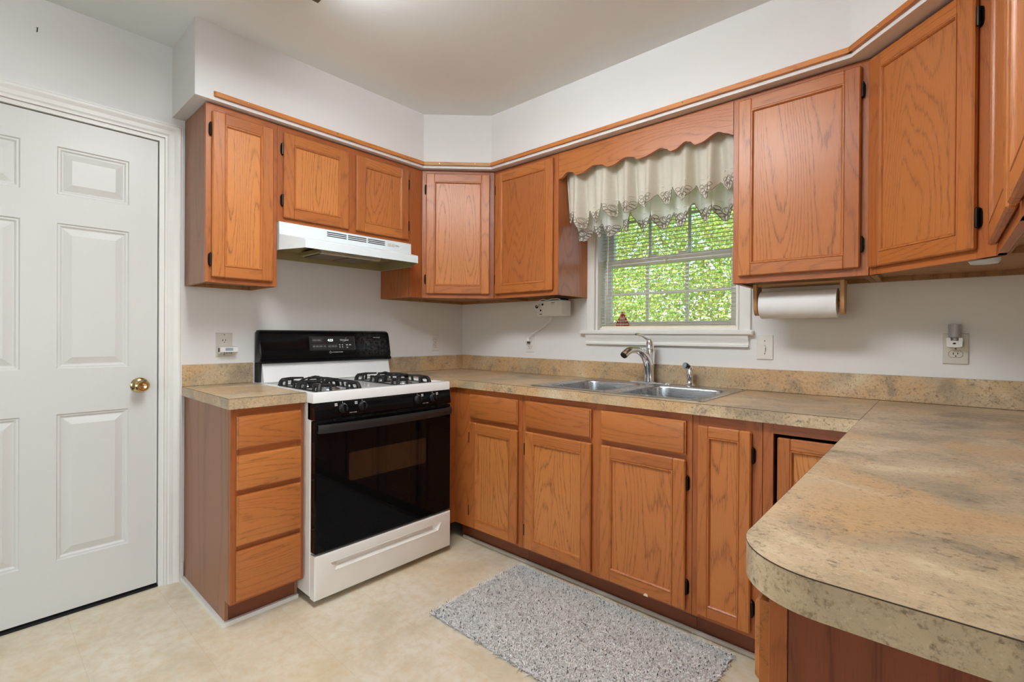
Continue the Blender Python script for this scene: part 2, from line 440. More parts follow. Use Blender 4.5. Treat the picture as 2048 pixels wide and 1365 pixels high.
# ------------------------------------------------------------------ dimensions
ZT = 0.9127            # counter top
ZC = 2.489             # ceiling
ZB, ZU = 1.387, 2.162  # wall cabinets
ZS = 2.166             # soffit underside
XR = 3.085             # right wall
YF = -6.6              # wall behind the camera
XF = 6.2               # far side of the dining area beyond the counter end

# ------------------------------------------------------------------ room shell
struct(MB().box(-0.12, XF + 0.12, YF - 0.12, 0.16, -0.06, 0.0).build('floor', VINYL, smooth=False), 'beige mottled vinyl kitchen floor', 'floor')
struct(MB().box(-0.12, XF + 0.12, YF - 0.12, 0.16, ZC, ZC + 0.06).build('ceiling', CEIL, smooth=False), 'off-white painted ceiling', 'ceiling')
DY0, DY1, DZ = -2.684, -1.855, 2.062       # opening for the door in the left wall
m = MB(); m.box(-0.12, 0, DY1, 0.16, 0, ZC); m.box(-0.12, 0, YF - 0.12, DY0, 0, ZC); m.box(-0.12, 0, DY0, DY1, DZ, ZC)
struct(m.build('wall_left', WALL, smooth=False), 'off-white wall behind the range', 'wall')
WX0, WX1, WZ0, WZ1 = 1.153, 1.946, 1.195, 2.10
m = MB(); m.box(0.0, WX0, 0, 0.14, 0, ZC); m.box(WX1, XF, 0, 0.14, 0, ZC); m.box(WX0, WX1, 0, 0.14, 0, WZ0); m.box(WX0, WX1, 0, 0.14, WZ1, ZC)
struct(m.build('wall_back', WALL, smooth=False), 'off-white wall behind the sink', 'wall')
struct(MB().box(XR, XR + 0.12, -2.1, 0.0, 0, ZC).build('wall_right', WALL, smooth=False), 'off-white wall at the right end of the counter', 'wall')
m = MB(); m.box(XF, XF + 0.12, YF - 0.12, -4.5, 0, ZC); m.box(XF, XF + 0.12, -2.3, 0.16, 0, ZC); m.box(XF, XF + 0.12, -4.5, -2.3, 0, 0.7); m.box(XF, XF + 0.12, -4.5, -2.3, 2.2, ZC); struct(m.build('wall_far_right', WALL, smooth=False), 'off-white wall of the dining area beyond the counter', 'wall')
m = MB(); m.box(-0.12, 0.35, YF - 0.12, YF, 0, ZC); m.box(2.75, XF, YF - 0.12, YF, 0, ZC); m.box(0.35, 2.75, YF - 0.12, YF, 2.15, ZC)
struct(m.build('wall_front', WALL, smooth=False), 'wall behind the camera with an added glass door', 'wall')
d2 = struct(bpy.data.objects.new('added_door', None)); COL.objects.link(d2); d2.location = (1.55, YF, 0)  # unseen glass door, added to go with the rear fill lamp
m = MB(); m.box(0.35, 0.43, YF - 0.1, YF - 0.02, 0, 2.15); m.box(2.67, 2.75, YF - 0.1, YF - 0.02, 0, 2.15); m.box(1.51, 1.59, YF - 0.1, YF - 0.02, 0.0, 2.15)
m.box(0.43, 2.67, YF - 0.1, YF - 0.02, 2.07, 2.15); m.box(0.43, 2.67, YF - 0.1, YF - 0.02, 0, 0.07)
m.build('door_frame', TRIMW, d2)
MB().box(0.43, 2.67, YF - 0.07, YF - 0.06, 0.07, 2.07).build('glass_pane', GLASS, d2, smooth=False)

w2 = struct(bpy.data.objects.new('added_window', None)); COL.objects.link(w2); w2.location = (XF, -3.4, 0.7)  # unseen window, added to go with the fill lamp at the right
m = MB(); m.box(XF + 0.02, XF + 0.08, -4.5, -4.44, 0.7, 2.2); m.box(XF + 0.02, XF + 0.08, -2.36, -2.3, 0.7, 2.2); m.box(XF + 0.02, XF + 0.08, -3.43, -3.37, 0.7, 2.2); m.box(XF + 0.02, XF + 0.08, -4.44, -2.36, 0.7, 0.76); m.box(XF + 0.02, XF + 0.08, -4.44, -2.36, 2.14, 2.2)
m.build('window_frame', TRIMW, w2, smooth=False)
MB().box(XF + 0.04, XF + 0.05, -4.44, -2.36, 0.76, 2.14).build('glass_pane', GLASS, w2, smooth=False)
struct(MB().box(-0.0, XF, YF, -2.75, 0.0, 0.012).build('added_carpet', ADDED_CARPET, smooth=False), 'unseen brown carpet added behind the camera to cut bounced light', 'carpet')  # added out of view so the floor bounces less onto the counter end
# soffit above the wall cabinets
sof = [(0, -1.827), (0.339, -1.827), (0.339, -0.634), (0.633, -0.352), (2.424, -0.352), (2.735, -0.664), (2.735, -2.1), (XR, -2.1), (XR, 0), (0, 0)]
struct(MB().prism(sof, ZS, ZC).build('soffit', WALL, smooth=False), 'off-white boxed soffit above the wall cabinets', 'soffit')

# strips of stained moulding along the soffit
def strip(name, p, q, e0, e1, screws, mat, label):
    p = Vector((p[0], p[1], 0)); q = Vector((q[0], q[1], 0)); fr = Frame(p, q - p); L = (q - p).length
    o = MB(fr)
    z0, z1, t = 2.181, 2.204, 0.014
    o.newoff()
    A = [o.addv((a, n, z), 'x') for (a, n, z) in ((0, 0.0005, z0), (0 + e0, t, z0), (0 + e0, t, z1 - 0.004), (0, 0.0005, z1))]
    B = [o.addv((a, n, z), 'x') for (a, n, z) in ((L, 0.0005, z0), (L - e1, t, z0), (L - e1, t, z1 - 0.004), (L, 0.0005, z1))]
    o.face(A); o.face(B[::-1])
    for i in range(4): o.face([A[i], A[(i + 1) % 4], B[(i + 1) % 4], B[i]])
    ob = struct(o.build(name, mat, smooth=False), label, 'moulding')
    for s in screws:
        k = MB(); k.lathe([(0.0042, 0), (0.0042, 0.0008), (0.003, 0.0018), (0.0002, 0.002)], fr((s * L, t, (z0 + z1) / 2)), fr.N, 8)
        k.build('screw', BRASS, ob)
strip('trim_1', (0.339, -1.757), (0.339, -0.634), 0.006, 0.006, (0.12, 0.5, 0.9), OAKL, 'stained moulding strip above the range cabinets')
strip('trim_2', (0.339, -0.634), (0.633, -0.352), -0.006, -0.006, (0.24, 0.76), PINE, 'pale unstained moulding strip across the left corner')
strip('trim_3', (0.633, -0.352), (2.424, -0.352), 0.006, -0.006, (0.06, 0.2, 0.36, 0.5, 0.66, 0.84), OAKL, 'stained moulding strip above the window')
strip('trim_4', (2.424, -0.352), (2.735, -0.664), -0.006, -0.006, (0.3, 0.8), OAKL, 'stained moulding strip across the right corner')
strip('trim_5', (2.735, -0.664), (2.735, -2.1), -0.006, 0, (0.3, 0.6), OAKL, 'stained moulding strip along the right cabinets')

# ------------------------------------------------------------------ six panel door and casing
d1 = struct(bpy.data.objects.new('door_1', None), 'white six panel door with a brass knob', 'door'); COL.objects.link(d1); d1.location = (-0.03, -2.27, 0)
dy0, dy1, dz0, dz1 = -2.662, -1.879, 0.016, 2.040
fx = -0.012
cols = [(-2.557, -2.322), (-2.217, -1.983)]; rows = [(0.232, 0.830), (1.015, 1.611), (1.728, 1.922)]
m = MB()
ys = [dy0] + [y for c in cols for y in c] + [dy1]; zs = [dz0] + [z for r in rows for z in r] + [dz1]
# front face built as a grid, panels replaced by a moulded, raised field
for i in range(len(ys) - 1):
    for j in range(len(zs) - 1):
        if i % 2 == 1 and j % 2 == 1:
            y0, y1, z0, z1 = ys[i], ys[i + 1], zs[j], zs[j + 1]
            prof = [(0, 0), (0.004, -0.006), (0.010, -0.006), (0.016, -0.012), (0.020, -0.012), (0.046, -0.003), (0.0465, -0.0028)]
            rings = [[(fx + dx, y0 + a, z0 + a), (fx + dx, y1 - a, z0 + a), (fx + dx, y1 - a, z1 - a), (fx + dx, y0 + a, z1 - a)] for a, dx in prof]
            R = m.loft(rings, True, False); m.face(R[-1])
        else:
            m.face([m.addv((fx, ys[i + a], zs[j + b])) for a, b in ((0, 0), (1, 0), (1, 1), (0, 1))])
x2 = fx - 0.035
for q in (((fx, dy0, dz0), (x2, dy0, dz0), (x2, dy0, dz1), (fx, dy0, dz1)), ((fx, dy1, dz0), (x2, dy1, dz0), (x2, dy1, dz1), (fx, dy1, dz1)),
          ((fx, dy0, dz1), (fx, dy1, dz1), (x2, dy1, dz1), (x2, dy0, dz1)), ((fx, dy0, dz0), (fx, dy1, dz0), (x2, dy1, dz0), (x2, dy0, dz0)),
          ((x2, dy0, dz0), (x2, dy1, dz0), (x2, dy1, dz1), (x2, dy0, dz1))):
    m.face([m.addv(p) for p in q])
m.build('door_leaf', DOORW, d1, smooth=False)
k = MB(); kc = (fx, -1.944, 0.93)
k.lathe([(0.0, 0), (0.034, 0.0), (0.034, 0.004), (0.028, 0.011), (0.017, 0.014), (0.0135, 0.03), (0.016, 0.036), (0.024, 0.042), (0.0275, 0.052), (0.0265, 0.062), (0.021, 0.068), (0.012, 0.069), (0.008, 0.067), (0.0, 0.067)], kc, (1, 0, 0), 32)
k.build('door_knob', BRASS, d1)
j = MB(); j.box(-0.1, 0.0, DY1 - 0.020, DY1 - 0.0005, 0, DZ - 0.0005); j.box(-0.1, 0.0, DY0 + 0.0005, DY0 + 0.018, 0, DZ - 0.0005); j.box(-0.1, 0.0, DY0 + 0.018, DY1 - 0.02, DZ - 0.018, DZ - 0.0005)
j.box(-0.06, -0.048, DY0 + .018, DY1 - .02, 0, DZ - .018)
j.build('door_jamb', TRIMW, d1, smooth=False)
cp = [(0.0005, 0.0), (0.010, 0.0), (0.011, 0.008), (0.0085, 0.012), (0.0125, 0.018), (0.0125, 0.034), (0.017, 0.046), (0.019, 0.052), (0.019, 0.058), (0.015, 0.062), (0.0155, 0.066), (0.0005, 0.066)]  # (out, across from opening)
def casing(name, label, pts):
    o = MB(); rings = []
    for (y, z, dy, dz) in pts: rings.append([(a, y + dy * b, z + dz * b) for a, b in cp])
    o.loft(rings, True, True); return struct(o.build(name, TRIMW, smooth=True, ang=20), label, 'casing')
casing('trim_6', 'white moulded casing around the six panel door', [(DY0, 0.0, -1, 0), (DY0, DZ, -1, 1), (DY1, DZ, 1, 1), (DY1, 0.0, 1, 0)])
struct(MB().box(-0.11, -0.002, DY0 + 0.02, DY1 - 0.022, 0.0005, 0.008).build('door_threshold', DARK, d1, smooth=False))
bb = MB(); bb.box(0.0005, 0.012, -1.7885, -1.778, 0, 0.085, bev=0.003)
struct(bb.build('baseboard_left', TRIMW), 'short white baseboard between door casing and drawer cabinet', 'baseboard')

# nail on the wall, upper left
n = thing('wall_nail', 'small dark picture nail in the wall above the white door', 'nail', (0, -2.277, 2.35))
MB().tube([(0.0, -2.277, 2.352), (0.012, -2.277, 2.356), (0.016, -2.277, 2.362)], 0.0016, 6).build('shank', BRONZE, n)
MB().lathe([(0.003, 0), (0.003, 0.0012)], (0.015, -2.277, 2.362), (0.6, 0, 0.8), 8).build('nail_head', BRONZE, n)

# ------------------------------------------------------------------ window
win = struct(bpy.data.objects.new('window_1', None), 'white double hung window with grilles over the sink', 'window'); COL.objects.link(win); win.location = (1.55, 0.07, WZ0)
m = MB(); e = 0.0006; jt = 0.012
m.box(WX0 + e, WX0 + jt, 0.0, 0.135, WZ0, WZ1 - e); m.box(WX1 - jt, WX1 - e, 0.0, 0.135, WZ0, WZ1 - e); m.box(WX0 + jt, WX1 - jt, 0.0, 0.135, WZ1 - jt, WZ1 - e); m.box(WX0 + jt, WX1 - jt, 0.028, 0.135, WZ0 + e, WZ0 + 0.014)
m.build('window_frame', TRIMW, win, smooth=False)
def sash(name, x0, x1, y0, y1, z0, z1, rail_b, rail_t, st):
    o = MB(); o.box(x0, x0 + st, y0, y1, z0, z1, bev=0.003); o.box(x1 - st, x1, y0, y1, z0, z1, bev=0.003)
    o.box(x0 + st, x1 - st, y0, y1, z0, z0 + rail_b, bev=0.003); o.box(x0 + st, x1 - st, y0, y1, z1 - rail_t, z1, bev=0.003)
    s = o.build(name, VINYLW, win)
    g = MB(); w_ = (x1 - x0 - 2 * st) / 3; ym = (y0 + y1) / 2
    for i in (1, 2): g.box(x0 + st + i * w_ - 0.008, x0 + st + i * w_ + 0.008, ym - 0.004, ym + 0.004, z0 + rail_b, z1 - rail_t)
    zm = (z0 + rail_b + z1 - rail_t) / 2
    g.box(x0 + st, x1 - st, ym - 0.0038, ym + 0.0038, zm - 0.008, zm + 0.008); g.build('grille', VINYLW, s, smooth=False)
    MB().box(x0 + st, x1 - st, ym + 0.005, ym + 0.008, z0 + rail_b, z1 - rail_t).build('glass_pane', GLASS, s, smooth=False)
sash('lower_sash', WX0 + 0.022, WX1 - 0.022, 0.072, 0.098, WZ0 + 0.016, 1.605, 0.034, 0.042, 0.036)
sash('upper_sash', WX0 + 0.022, WX1 - 0.022, 0.102, 0.128, 1.565, WZ1 - 0.016, 0.042, 0.04, 0.036)
m = MB(); m.box(1.45, 1.50, 0.060, 0.080, 1.605, 1.617, bev=0.003); m.box(1.62, 1.67, 0.06, 0.08, 1.605, 1.617, bev=0.003); m.build('sash_lock', VINYLW, win)
# casing, stool and apron
def flat_casing(o, x0, x1, z0, z1, vert):
    o.box(x0, x1, -0.013, -0.0005, z0, z1, bev=0.002)
m = MB(); flat_casing(m, 1.097, WX0 - 0.004, 1.19, 2.155, True); flat_casing(m, WX1 + 0.004, 2.003, 1.19, 2.155, True)
m.box(1.147, 1.1525, -0.018, -0.0005, 1.19, 2.1, bev=0.002); m.box(1.9465, 1.952, -0.018, -0.0005, 1.19, 2.1, bev=0.002); m.box(1.097, 2.003, -0.013, -0.0005, 2.1, 2.155)
m.build('casing', TRIMW, win)
m = MB(); m.box(1.058, 2.018, -0.030, 0.028, 1.170, 1.1945, bev=0.006); m.build('window_sill', TRIMW, win)
m = MB(); pr = [(-0.0005, 1.1695), (-0.020, 1.1695), (-0.018, 1.150), (-0.011, 1.136), (-0.011, 1.128), (-0.017, 1.124), (-0.017, 1.114), (-0.0005, 1.112)]
m.prism(pr, 1.094, 1.995, 'x'); m.build('apron', TRIMW, win)
# blind
bl = thing('window_blind', 'cream aluminium venetian blind lowered over the sink window with slats open', 'blind', (1.55, 0.045, WZ0))
bx0, bx1, by = WX0 + 0.016, WX1 - 0.014, 0.046
m = MB(); nsl = 41; z0 = 1.230; pitch = (2.055 - z0) / (nsl - 1)
for i in range(nsl):
    z = z0 + i * pitch; t = 0.0008; hw = 0.0125
    ring = [(-hw, -0.0010), (0, 0.0012), (hw, -0.0006), (hw, -0.0006 - t), (0, 0.0012 - t), (-hw, -0.0010 - t)]
    m.prism([(by + a, z + b + a * 0.05) for a, b in ring], bx0, bx1, 'x')
m.build('slats', SLAT, bl)
m = MB(); m.box(bx0, bx1, by - 0.012, by + 0.012, 1.1985, 1.2185, bev=0.004); m.build('bottom_rail', RAILB, bl)
m = MB(); m.box(bx0, bx1, by - 0.014, by + 0.014, 2.058, 2.086, bev=0.002); m.build('head_rail', RAILB, bl)
m = MB()
for x in (1.30, 1.555, 1.80):
    for dy in (-0.0135, 0.0135): m.tube([(x, by + dy, 1.214), (x, by + dy, 2.058)], 0.0007, 5)
m.build('ladder_cord', RAILB, bl)
m = MB(); m.tube([(1.215, by - 0.02, 2.06), (1.214, by - 0.019, 1.40)], 0.003, 6); m.build('tilt_wand', PLASW, bl)
m = MB(); m.tube([(1.885, by - 0.02, 2.06), (1.886, by - 0.019, 1.78)], 0.0012, 5); m.lathe([(0.002, 0), (0.006, -0.004), (0.008, -0.022), (0.001, -0.024)], (1.886, by - 0.019, 1.782), (0, 0, 1), 10); m.build('pull_cord', RAILB, bl)
# red triangular sticker inside the pane
st = thing('triangle_sticker', 'small red triangular sticker on the lower left of the sink window', 'sticker', (1.29, 0.085, 1.23))
tx0, tx1, tz0, tz1 = 1.248, 1.333, 1.222, 1.300
MB().prism([(tx0, tz0), (tx1, tz0), (tx1, tz0 + 0.006), ((tx0 + tx1) / 2 + 0.006, tz1), ((tx0 + tx1) / 2 - 0.006, tz1), (tx0, tz0 + 0.006)], 0.0665, 0.0715, 'y').build('badge', REDS, st, smooth=False)
m = MB(); xm = (tx0 + tx1) / 2
for zz, hw in ((1.228, 0.034), (1.2435, 0.026), (1.258, 0.018)): m.box(xm - hw, xm + hw, 0.0655, 0.0664, zz, zz + 0.009)
m.build('text_band', PLASW, st, smooth=False)
m = MB()
for zz, hw, nn in ((1.2295, 0.030, 7), (1.245, 0.022, 5)):
    for i in range(nn): x = xm - hw + 2 * hw * (i + 0.1) / nn; m.box(x, x + 2 * hw / nn * 0.62, 0.0648, 0.0654, zz, zz + 0.006)
m.build('lettering', INKD, st, smooth=False)

# ------------------------------------------------------------------ cabinet pieces
def hinge(parent, fr, u, z, side):
    """u: edge of the door; side +1 if frame lies towards +u"""
    o = MB(fr); h = 0.031
    prof = [(0, -h), (0.008, -h * .8), (0.0105, -h * .5), (0.0105, h * .5), (0.008, h * .8), (0, h)]
    poly = [(u + side * (0.0015), z - h)] + [(u + side * (a + 0.0015), z + b) for a, b in prof[1:-1]] + [(u + side * 0.0015, z + h)]
    o.prism(poly, 0.0003, 0.0032, 'y')
    for zz in (-0.018, 0.0, 0.018):
        o.lathe([(0.0036, -0.008), (0.0042, -0.0075), (0.0042, 0.0075), (0.0036, 0.008)], fr((u + side * 0.003, 0.011, z + zz)), (0, 0, 1), 8) if False else None
    q = MB(); q.lathe([(0.001, -h * .95), (0.0042, -h * .85), (0.0042, h * .85), (0.001, h * .95)], fr((u + side * 0.0046, 0.011, z)), (0, 0, 1), 8)
    o.fr = ID; b0 = len(o.v); o.v += q.v; o.g += q.g; o.f += [tuple(i + b0 for i in f) for f in q.f]; o.mi += q.mi
    return o.build('hinge', BRONZE, parent)

def panel_door(root, fr, u0, u1, z0, z1, hinges=None, hz=None, t=0.019, sw=0.052, panel=None, n0=0.0, frame_mat=None):
    o = MB(fr); rec = 0.0075; b = 0.007
    n1 = n0 + 0.0006; n2 = n0 + t
    # stiles and rails with eased outer edge
    o.box(u0, u0 + sw, n1, n2, z0, z1, 'z', 0.0045); o.box(u1 - sw, u1, n1, n2, z0, z1, 'z', 0.0045)
    o.box(u0 + sw - 0.004, u1 - sw + 0.004, n1, n2 - 0.0002, z0, z0 + sw, 'x', 0.0045); o.box(u0 + sw - 0.004, u1 - sw + 0.004, n1, n2 - 0.0002, z1 - sw, z1, 'x', 0.0045)
    # moulded bead round the field
    a0, a1, c0, c1 = u0 + sw - 0.002, u1 - sw + 0.002, z0 + sw - 0.002, z1 - sw + 0.002
    pr = [(-0.001, n2 - 0.004), (0.000, n2 + 0.0008), (0.004, n2 + 0.0008), (0.007, n2 - 0.002), (0.010, n2 - 0.0085), (0.010, n1)]
    o.newoff()
    o.loft([[(a0 + d, h, c0 + d), (a1 - d, h, c0 + d), (a1 - d, h, c1 - d), (a0 + d, h, c1 - d)] for d, h in pr], True, False)
    ob = o.build('door', frame_mat or OAK, root, ang=25)
    p = MB(fr); p.box(u0 + sw + 0.0065, u1 - sw - 0.0065, n1 + 0.0005, n2 - rec, z0 + sw + 0.0065, z1 - sw - 0.0065, 'z')
    p.build('panel', panel or OAKP, ob, smooth=False)
    if hinges is not None:
        for z in hz: hinge(ob, fr, u0 if hinges < 0 else u1, z, hinges)
    return ob

def slab_drawer(root, fr, u0, u1, z0, z1, t=0.019, name='drawer'):
    o = MB(fr); o.newoff()
    pr = [(0.0, 0.0006), (0.0, t - 0.007), (0.0035, t - 0.006), (0.006, t - 0.001), (0.009, t)]
    R = o.loft([[(u0 + d, h, z0 + d), (u1 - d, h, z0 + d), (u1 - d, h, z1 - d), (u0 + d, h, z1 - d)] for d, h in pr], True, True, 'x')
    return o.build(name, OAK, root, ang=20)

def face_frame(root, fr, stiles, rails, z0, z1, t=0.019):
    """stiles: list of (u0,u1); rails: list of (z0,z1)"""
    o = MB(fr)
    for a, b in stiles: o.box(a, b, -t, 0, z0, z1, 'z', 0.0008)
    u0, u1 = min(a for a, b in stiles), max(b for a, b in stiles)
    for a, b in rails: o.box(u0 + 0.002, u1 - 0.002, -t + 0.0005, -0.0004, a, b, 'x')
    o.box(u0 + 0.003, u1 - 0.003, -t + 0.001, -t + 0.004, z0 + 0.003, z1 - 0.003)
    return o.build('face_frame', OAKF, root)

def wall_box(root, poly, z0, z1, side_mat=None, raw=True):
    """carcass with a plan polygon (behind the face frame): walls of thin panel and a raised bottom"""
    o = MB(); n = len(poly); c = Vector((sum(p[0] for p in poly) / n, sum(p[1] for p in poly) / n))
    o.prism(poly, z0, z1)
    # hollow the bottom: inner pocket
    inner = [tuple(Vector(p) + (c - Vector(p)).normalized() * 0.022) for p in poly]
    o2 = MB()
    o2.f = []; A = [o2.addv((*p, z0)) for p in poly]; B = [o2.addv((*p, z0)) for p in inner]; D = [o2.addv((*p, z0 + 0.018)) for p in inner]; T = [o2.addv((*p, z1)) for p in poly]
    for i in range(n):
        k = (i + 1) % n
        o2.cur = 0; o2.face([A[i], A[k], T[k], T[i]])
        o2.cur = 1; o2.face([A[k], A[i], B[i], B[k]]); o2.face([B[k], B[i], D[i], D[k]])
    o2.face(D[::-1]); o2.cur = 0; o2.face(T)
    # planks differ: random grain offset
    off = (random.uniform(-9, 9), random.uniform(-9, 9), random.uniform(-9, 9))
    o2.g = [(a + off[0], b + off[1], d + off[2]) for a, b, d in o2.g]
    return o2.build('carcass', [side_mat or OAKS, OAKB], root, smooth=False)

FT = 0.019
# --- wall cabinets on the range wall
xf = 0.3065
fL = Frame((xf, 0, 0), (0, 1, 0))
c1 = thing('wall_cabinet', 'tall narrow oak wall cabinet at the left end beside the white door', 'cabinet', (0, -1.627, ZB), )
wall_box(c1, [(0.001, -1.776), (xf - FT, -1.776), (xf - FT, -1.4785), (0.001, -1.4785)], ZB, ZU)
face_frame(c1, fL, [(-1.777, -1.737), (-1.516, -1.478)], [(ZB, ZB + 0.04), (ZU - 0.045, ZU)], ZB, ZU)
panel_door(c1, fL, -1.756, -1.500, 1.409, 2.130, -1, (1.485, 2.050))
c2 = thing('wall_cabinet', 'short two door oak wall cabinet above the white range hood', 'cabinet', (0, -1.095, 1.70))
wall_box(c2, [(0.001, -1.4775), (xf - FT, -1.4775), (xf - FT, -0.7085), (0.001, -0.7085)], 1.70, ZU)
face_frame(c2, fL, [(-1.4775, -1.435), (-1.12, -1.06), (-0.745, -0.7085)], [(1.70, 1.745), (ZU - 0.045, ZU)], 1.70, ZU)
panel_door(c2, fL, -1.452, -1.112, 1.722, 2.130, -1, (1.805, 2.050))
panel_door(c2, fL, -1.068, -0.729, 1.722, 2.130, 1, (1.805, 2.050))
# --- left diagonal corner cabinet with filler towards the hood
ya = -0.6195; yb = -0.3075
c3 = thing('corner_wall_cabinet', 'diagonal corner oak wall cabinet to the left of the window', 'cabinet', (0.3, -0.3, ZB))
d = FT * 0.7071
wall_box(c3, [(0.001, -0.706), (xf - FT, -0.706), (xf - FT, ya + 0.005), (0.614 - d, yb + d - 0.004), (0.6185, yb + FT), (0.6185, -0.001), (0.001, -0.001)], ZB, ZU, OAKF)
face_frame(c3, Frame((xf, 0, 0), (0, 1, 0)), [(-0.706, ya - 0.001)], [], ZB, ZU)
fD = Frame((xf, ya, 0), (1, 1, 0)); LD = math.hypot(0.6195 - xf, yb - ya)
face_frame(c3, fD, [(0.001, 0.042), (LD - 0.042, LD - 0.001)], [(ZB, ZB + 0.04), (ZU - 0.03, ZU)], ZB, ZU)
panel_door(c3, fD, 0.027, LD - 0.030, 1.412, 2.142, -1, (1.50, 2.045))
# --- cabinet left of the window
fS = Frame((0, yb, 0), (1, 0, 0))
c4 = thing('wall_cabinet', 'single door oak wall cabinet directly left of the window curtain', 'cabinet', (0.86, 0, ZB))
wall_box(c4, [(0.6205, yb + FT), (1.1015, yb + FT), (1.1015, -0.001), (0.6205, -0.001)], ZB, ZU, OAK)
face_frame(c4, fS, [(0.621, 0.66), (1.05, 1.102)], [(ZB, ZB + 0.04), (ZU - 0.03, ZU)], ZB, ZU)
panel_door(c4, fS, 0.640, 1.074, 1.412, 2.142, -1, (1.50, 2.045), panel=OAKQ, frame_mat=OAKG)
# --- scalloped board above the window
vb = MB(fS); n = 90; va, ve = 1.1035, 2.0115
kp = [(1.1035, 2.018), (1.115, 2.020), (1.162, 2.046), (1.190, 2.040), (1.217, 2.018), (1.245, 2.020), (1.328, 2.045), (1.370, 2.038), (1.408, 2.019), (1.432, 2.020), (1.511, 2.043), (1.545, 2.035), (1.572, 2.018), (1.60, 2.020), (1.691, 2.041), (1.718, 2.030), (1.737, 2.014), (1.757, 2.018), (1.807, 2.042), (1.83, 2.034), (1.847, 2.016), (1.87, 2.018), (1.947, 2.045), (1.985, 2.030), (2.0115, 2.016)]
def scal(x):
    for (a, za), (b, zb_) in zip(kp, kp[1:]):
        if a <= x <= b:
            t = (x - a) / (b - a); t = t * t * (3 - 2 * t); return za + (zb_ - za) * t
    return kp[-1][1]
per = (ve - va) / 5.5
def scal2(x):      # regular ogee scallops: wide humps with pointed drops between
    ph = ((x - va) / (ve - va) * 5.5) % 1.0
    s = abs(math.sin(math.pi * ph)) ** 0.85
    return 2.016 + 0.031 * s
xs = [va + (ve - va) * i / n for i in range(n + 1)]
vb.newoff()
fr_ = [[vb.addv((x, nn, zz), 'x') for nn, zz in ((-0.019, scal(x)), (0, scal(x)), (0, ZU), (-0.019, ZU))] for x in xs]
for a, b in zip(fr_, fr_[1:]):
    for i in range(4): vb.face([a[i], a[(i + 1) % 4], b[(i + 1) % 4], b[i]])
vb.face(fr_[0]); vb.face(fr_[-1])
tag(vb.build('valance_board', OAK, ang=30), 'scalloped oak valance board spanning between the cabinets over the window', 'valance board')
# --- cabinet right of the window
c5 = thing('wall_cabinet', 'single door oak wall cabinet above the paper towel roll', 'cabinet', (2.245, 0, ZB))
wall_box(c5, [(2.0135, yb + FT), (2.476, yb + FT), (2.476, -0.001), (2.0135, -0.001)], ZB, ZU)
face_frame(c5, fS, [(2.013, 2.06), (2.43, 2.4765)], [(ZB, ZB + 0.04), (ZU - 0.04, ZU)], ZB, ZU)
panel_door(c5, fS, 2.036, 2.452, 1.414, 2.142, 1, (1.50, 2.055))
# --- right diagonal corner cabinet
fE = Frame((2.4785, yb, 0), (1, -1, 0)); LE = 0.4305
ex, ey = 2.4785 + LE * 0.7071, yb - LE * 0.7071
c6 = thing('corner_wall_cabinet', 'large diagonal corner oak wall cabinet at the right', 'cabinet', (2.8, -0.3, ZB))
wall_box(c6, [(2.4785, yb + FT), (2.4785 + 0.004, yb + FT - 0.004), (ex + FT, ey + 0.004), (XR - 0.001, ey + 0.002), (XR - 0.001, -0.001), (2.4785, -0.001)], ZB, ZU)
face_frame(c6, fE, [(0.0, 0.045), (LE - 0.055, LE)], [(ZB, ZB + 0.04), (ZU - 0.02, ZU)], ZB, ZU)
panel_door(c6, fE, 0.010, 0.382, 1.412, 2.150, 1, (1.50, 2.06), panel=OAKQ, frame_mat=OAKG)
# --- right run of wall cabinets
fR = Frame((ex, ey - 0.001, 0), (0, -1, 0))
c7 = thing('wall_cabinet', 'two door oak wall cabinet nearest the camera on the right wall', 'cabinet', (2.93, -1.2, ZB))
wall_box(c7, [(ex + FT, ey - 0.001), (ex + FT, -1.70), (XR - 0.001, -1.70), (XR - 0.001, ey - 0.001)], ZB, ZU)
face_frame(c7, fR, [(0.0, 0.05), (0.52, 0.57), (1.04, 1.088)], [(ZB, ZB + 0.04), (ZU - 0.04, ZU)], ZB, ZU)
panel_door(c7, fR, 0.030, 0.530, 1.412, 2.142, -1, (1.50, 2.055))
panel_door(c7, fR, 0.560, 1.060, 1.412, 2.142, 1, (1.50, 2.055))
# puck light below the right corner cabinet
pk = thing('puck_light', 'small white round puck light under the right corner cabinet', 'light', (2.775, -0.50, 1.40))
MB().lathe([(0.0, 0.0), (0.036, 0.0), (0.036, 0.012), (0.030, 0.022), (0.0, 0.024)], (2.765, -0.485, 1.404), (0, 0, -1), 24).build('housing', PUCKM, pk)

# ------------------------------------------------------------------ base cabinets
ZBT = 0.868
def base_carcass(root, x0, x1, y0, y1, toe, side_mat=OAKS):
    pass
# drawer base left of the range (face looks +x)
fB = Frame((0.61, 0, 0), (0, 1, 0))
b1 = thing('drawer_cabinet', 'narrow oak base cabinet with four drawers left of the range', 'cabinet', (0.3, -1.63, 0))
m = MB(); m.cur = 0
m.prism([(0.003, 0.0), (0.552, 0.0), (0.552, 0.1), (0.6085 - FT, 0.1), (0.6085 - FT, ZBT), (0.003, ZBT)], -1.775, -1.762, 'y')
m.prism([(0.003, 0.0), (0.552, 0.0), (0.552, 0.1), (0.6085 - FT, 0.1), (0.6085 - FT, ZBT), (0.003, ZBT)], -1.497, -1.4855, 'y')
m.box(0.02, 0.58, -1.762, -1.497, 0.1, 0.112); m.box(0.003, 0.012, -1.762, -1.497, 0.05, ZBT)
m.build('carcass', OAKS, b1, smooth=False)
face_frame(b1, fB, [(-1.775, -1.742), (-1.515, -1.4855)], [(0.1, 0.125), (0.30, 0.34), (0.515, 0.56), (0.675, 0.715), (0.825, ZBT)], 0.1, ZBT)
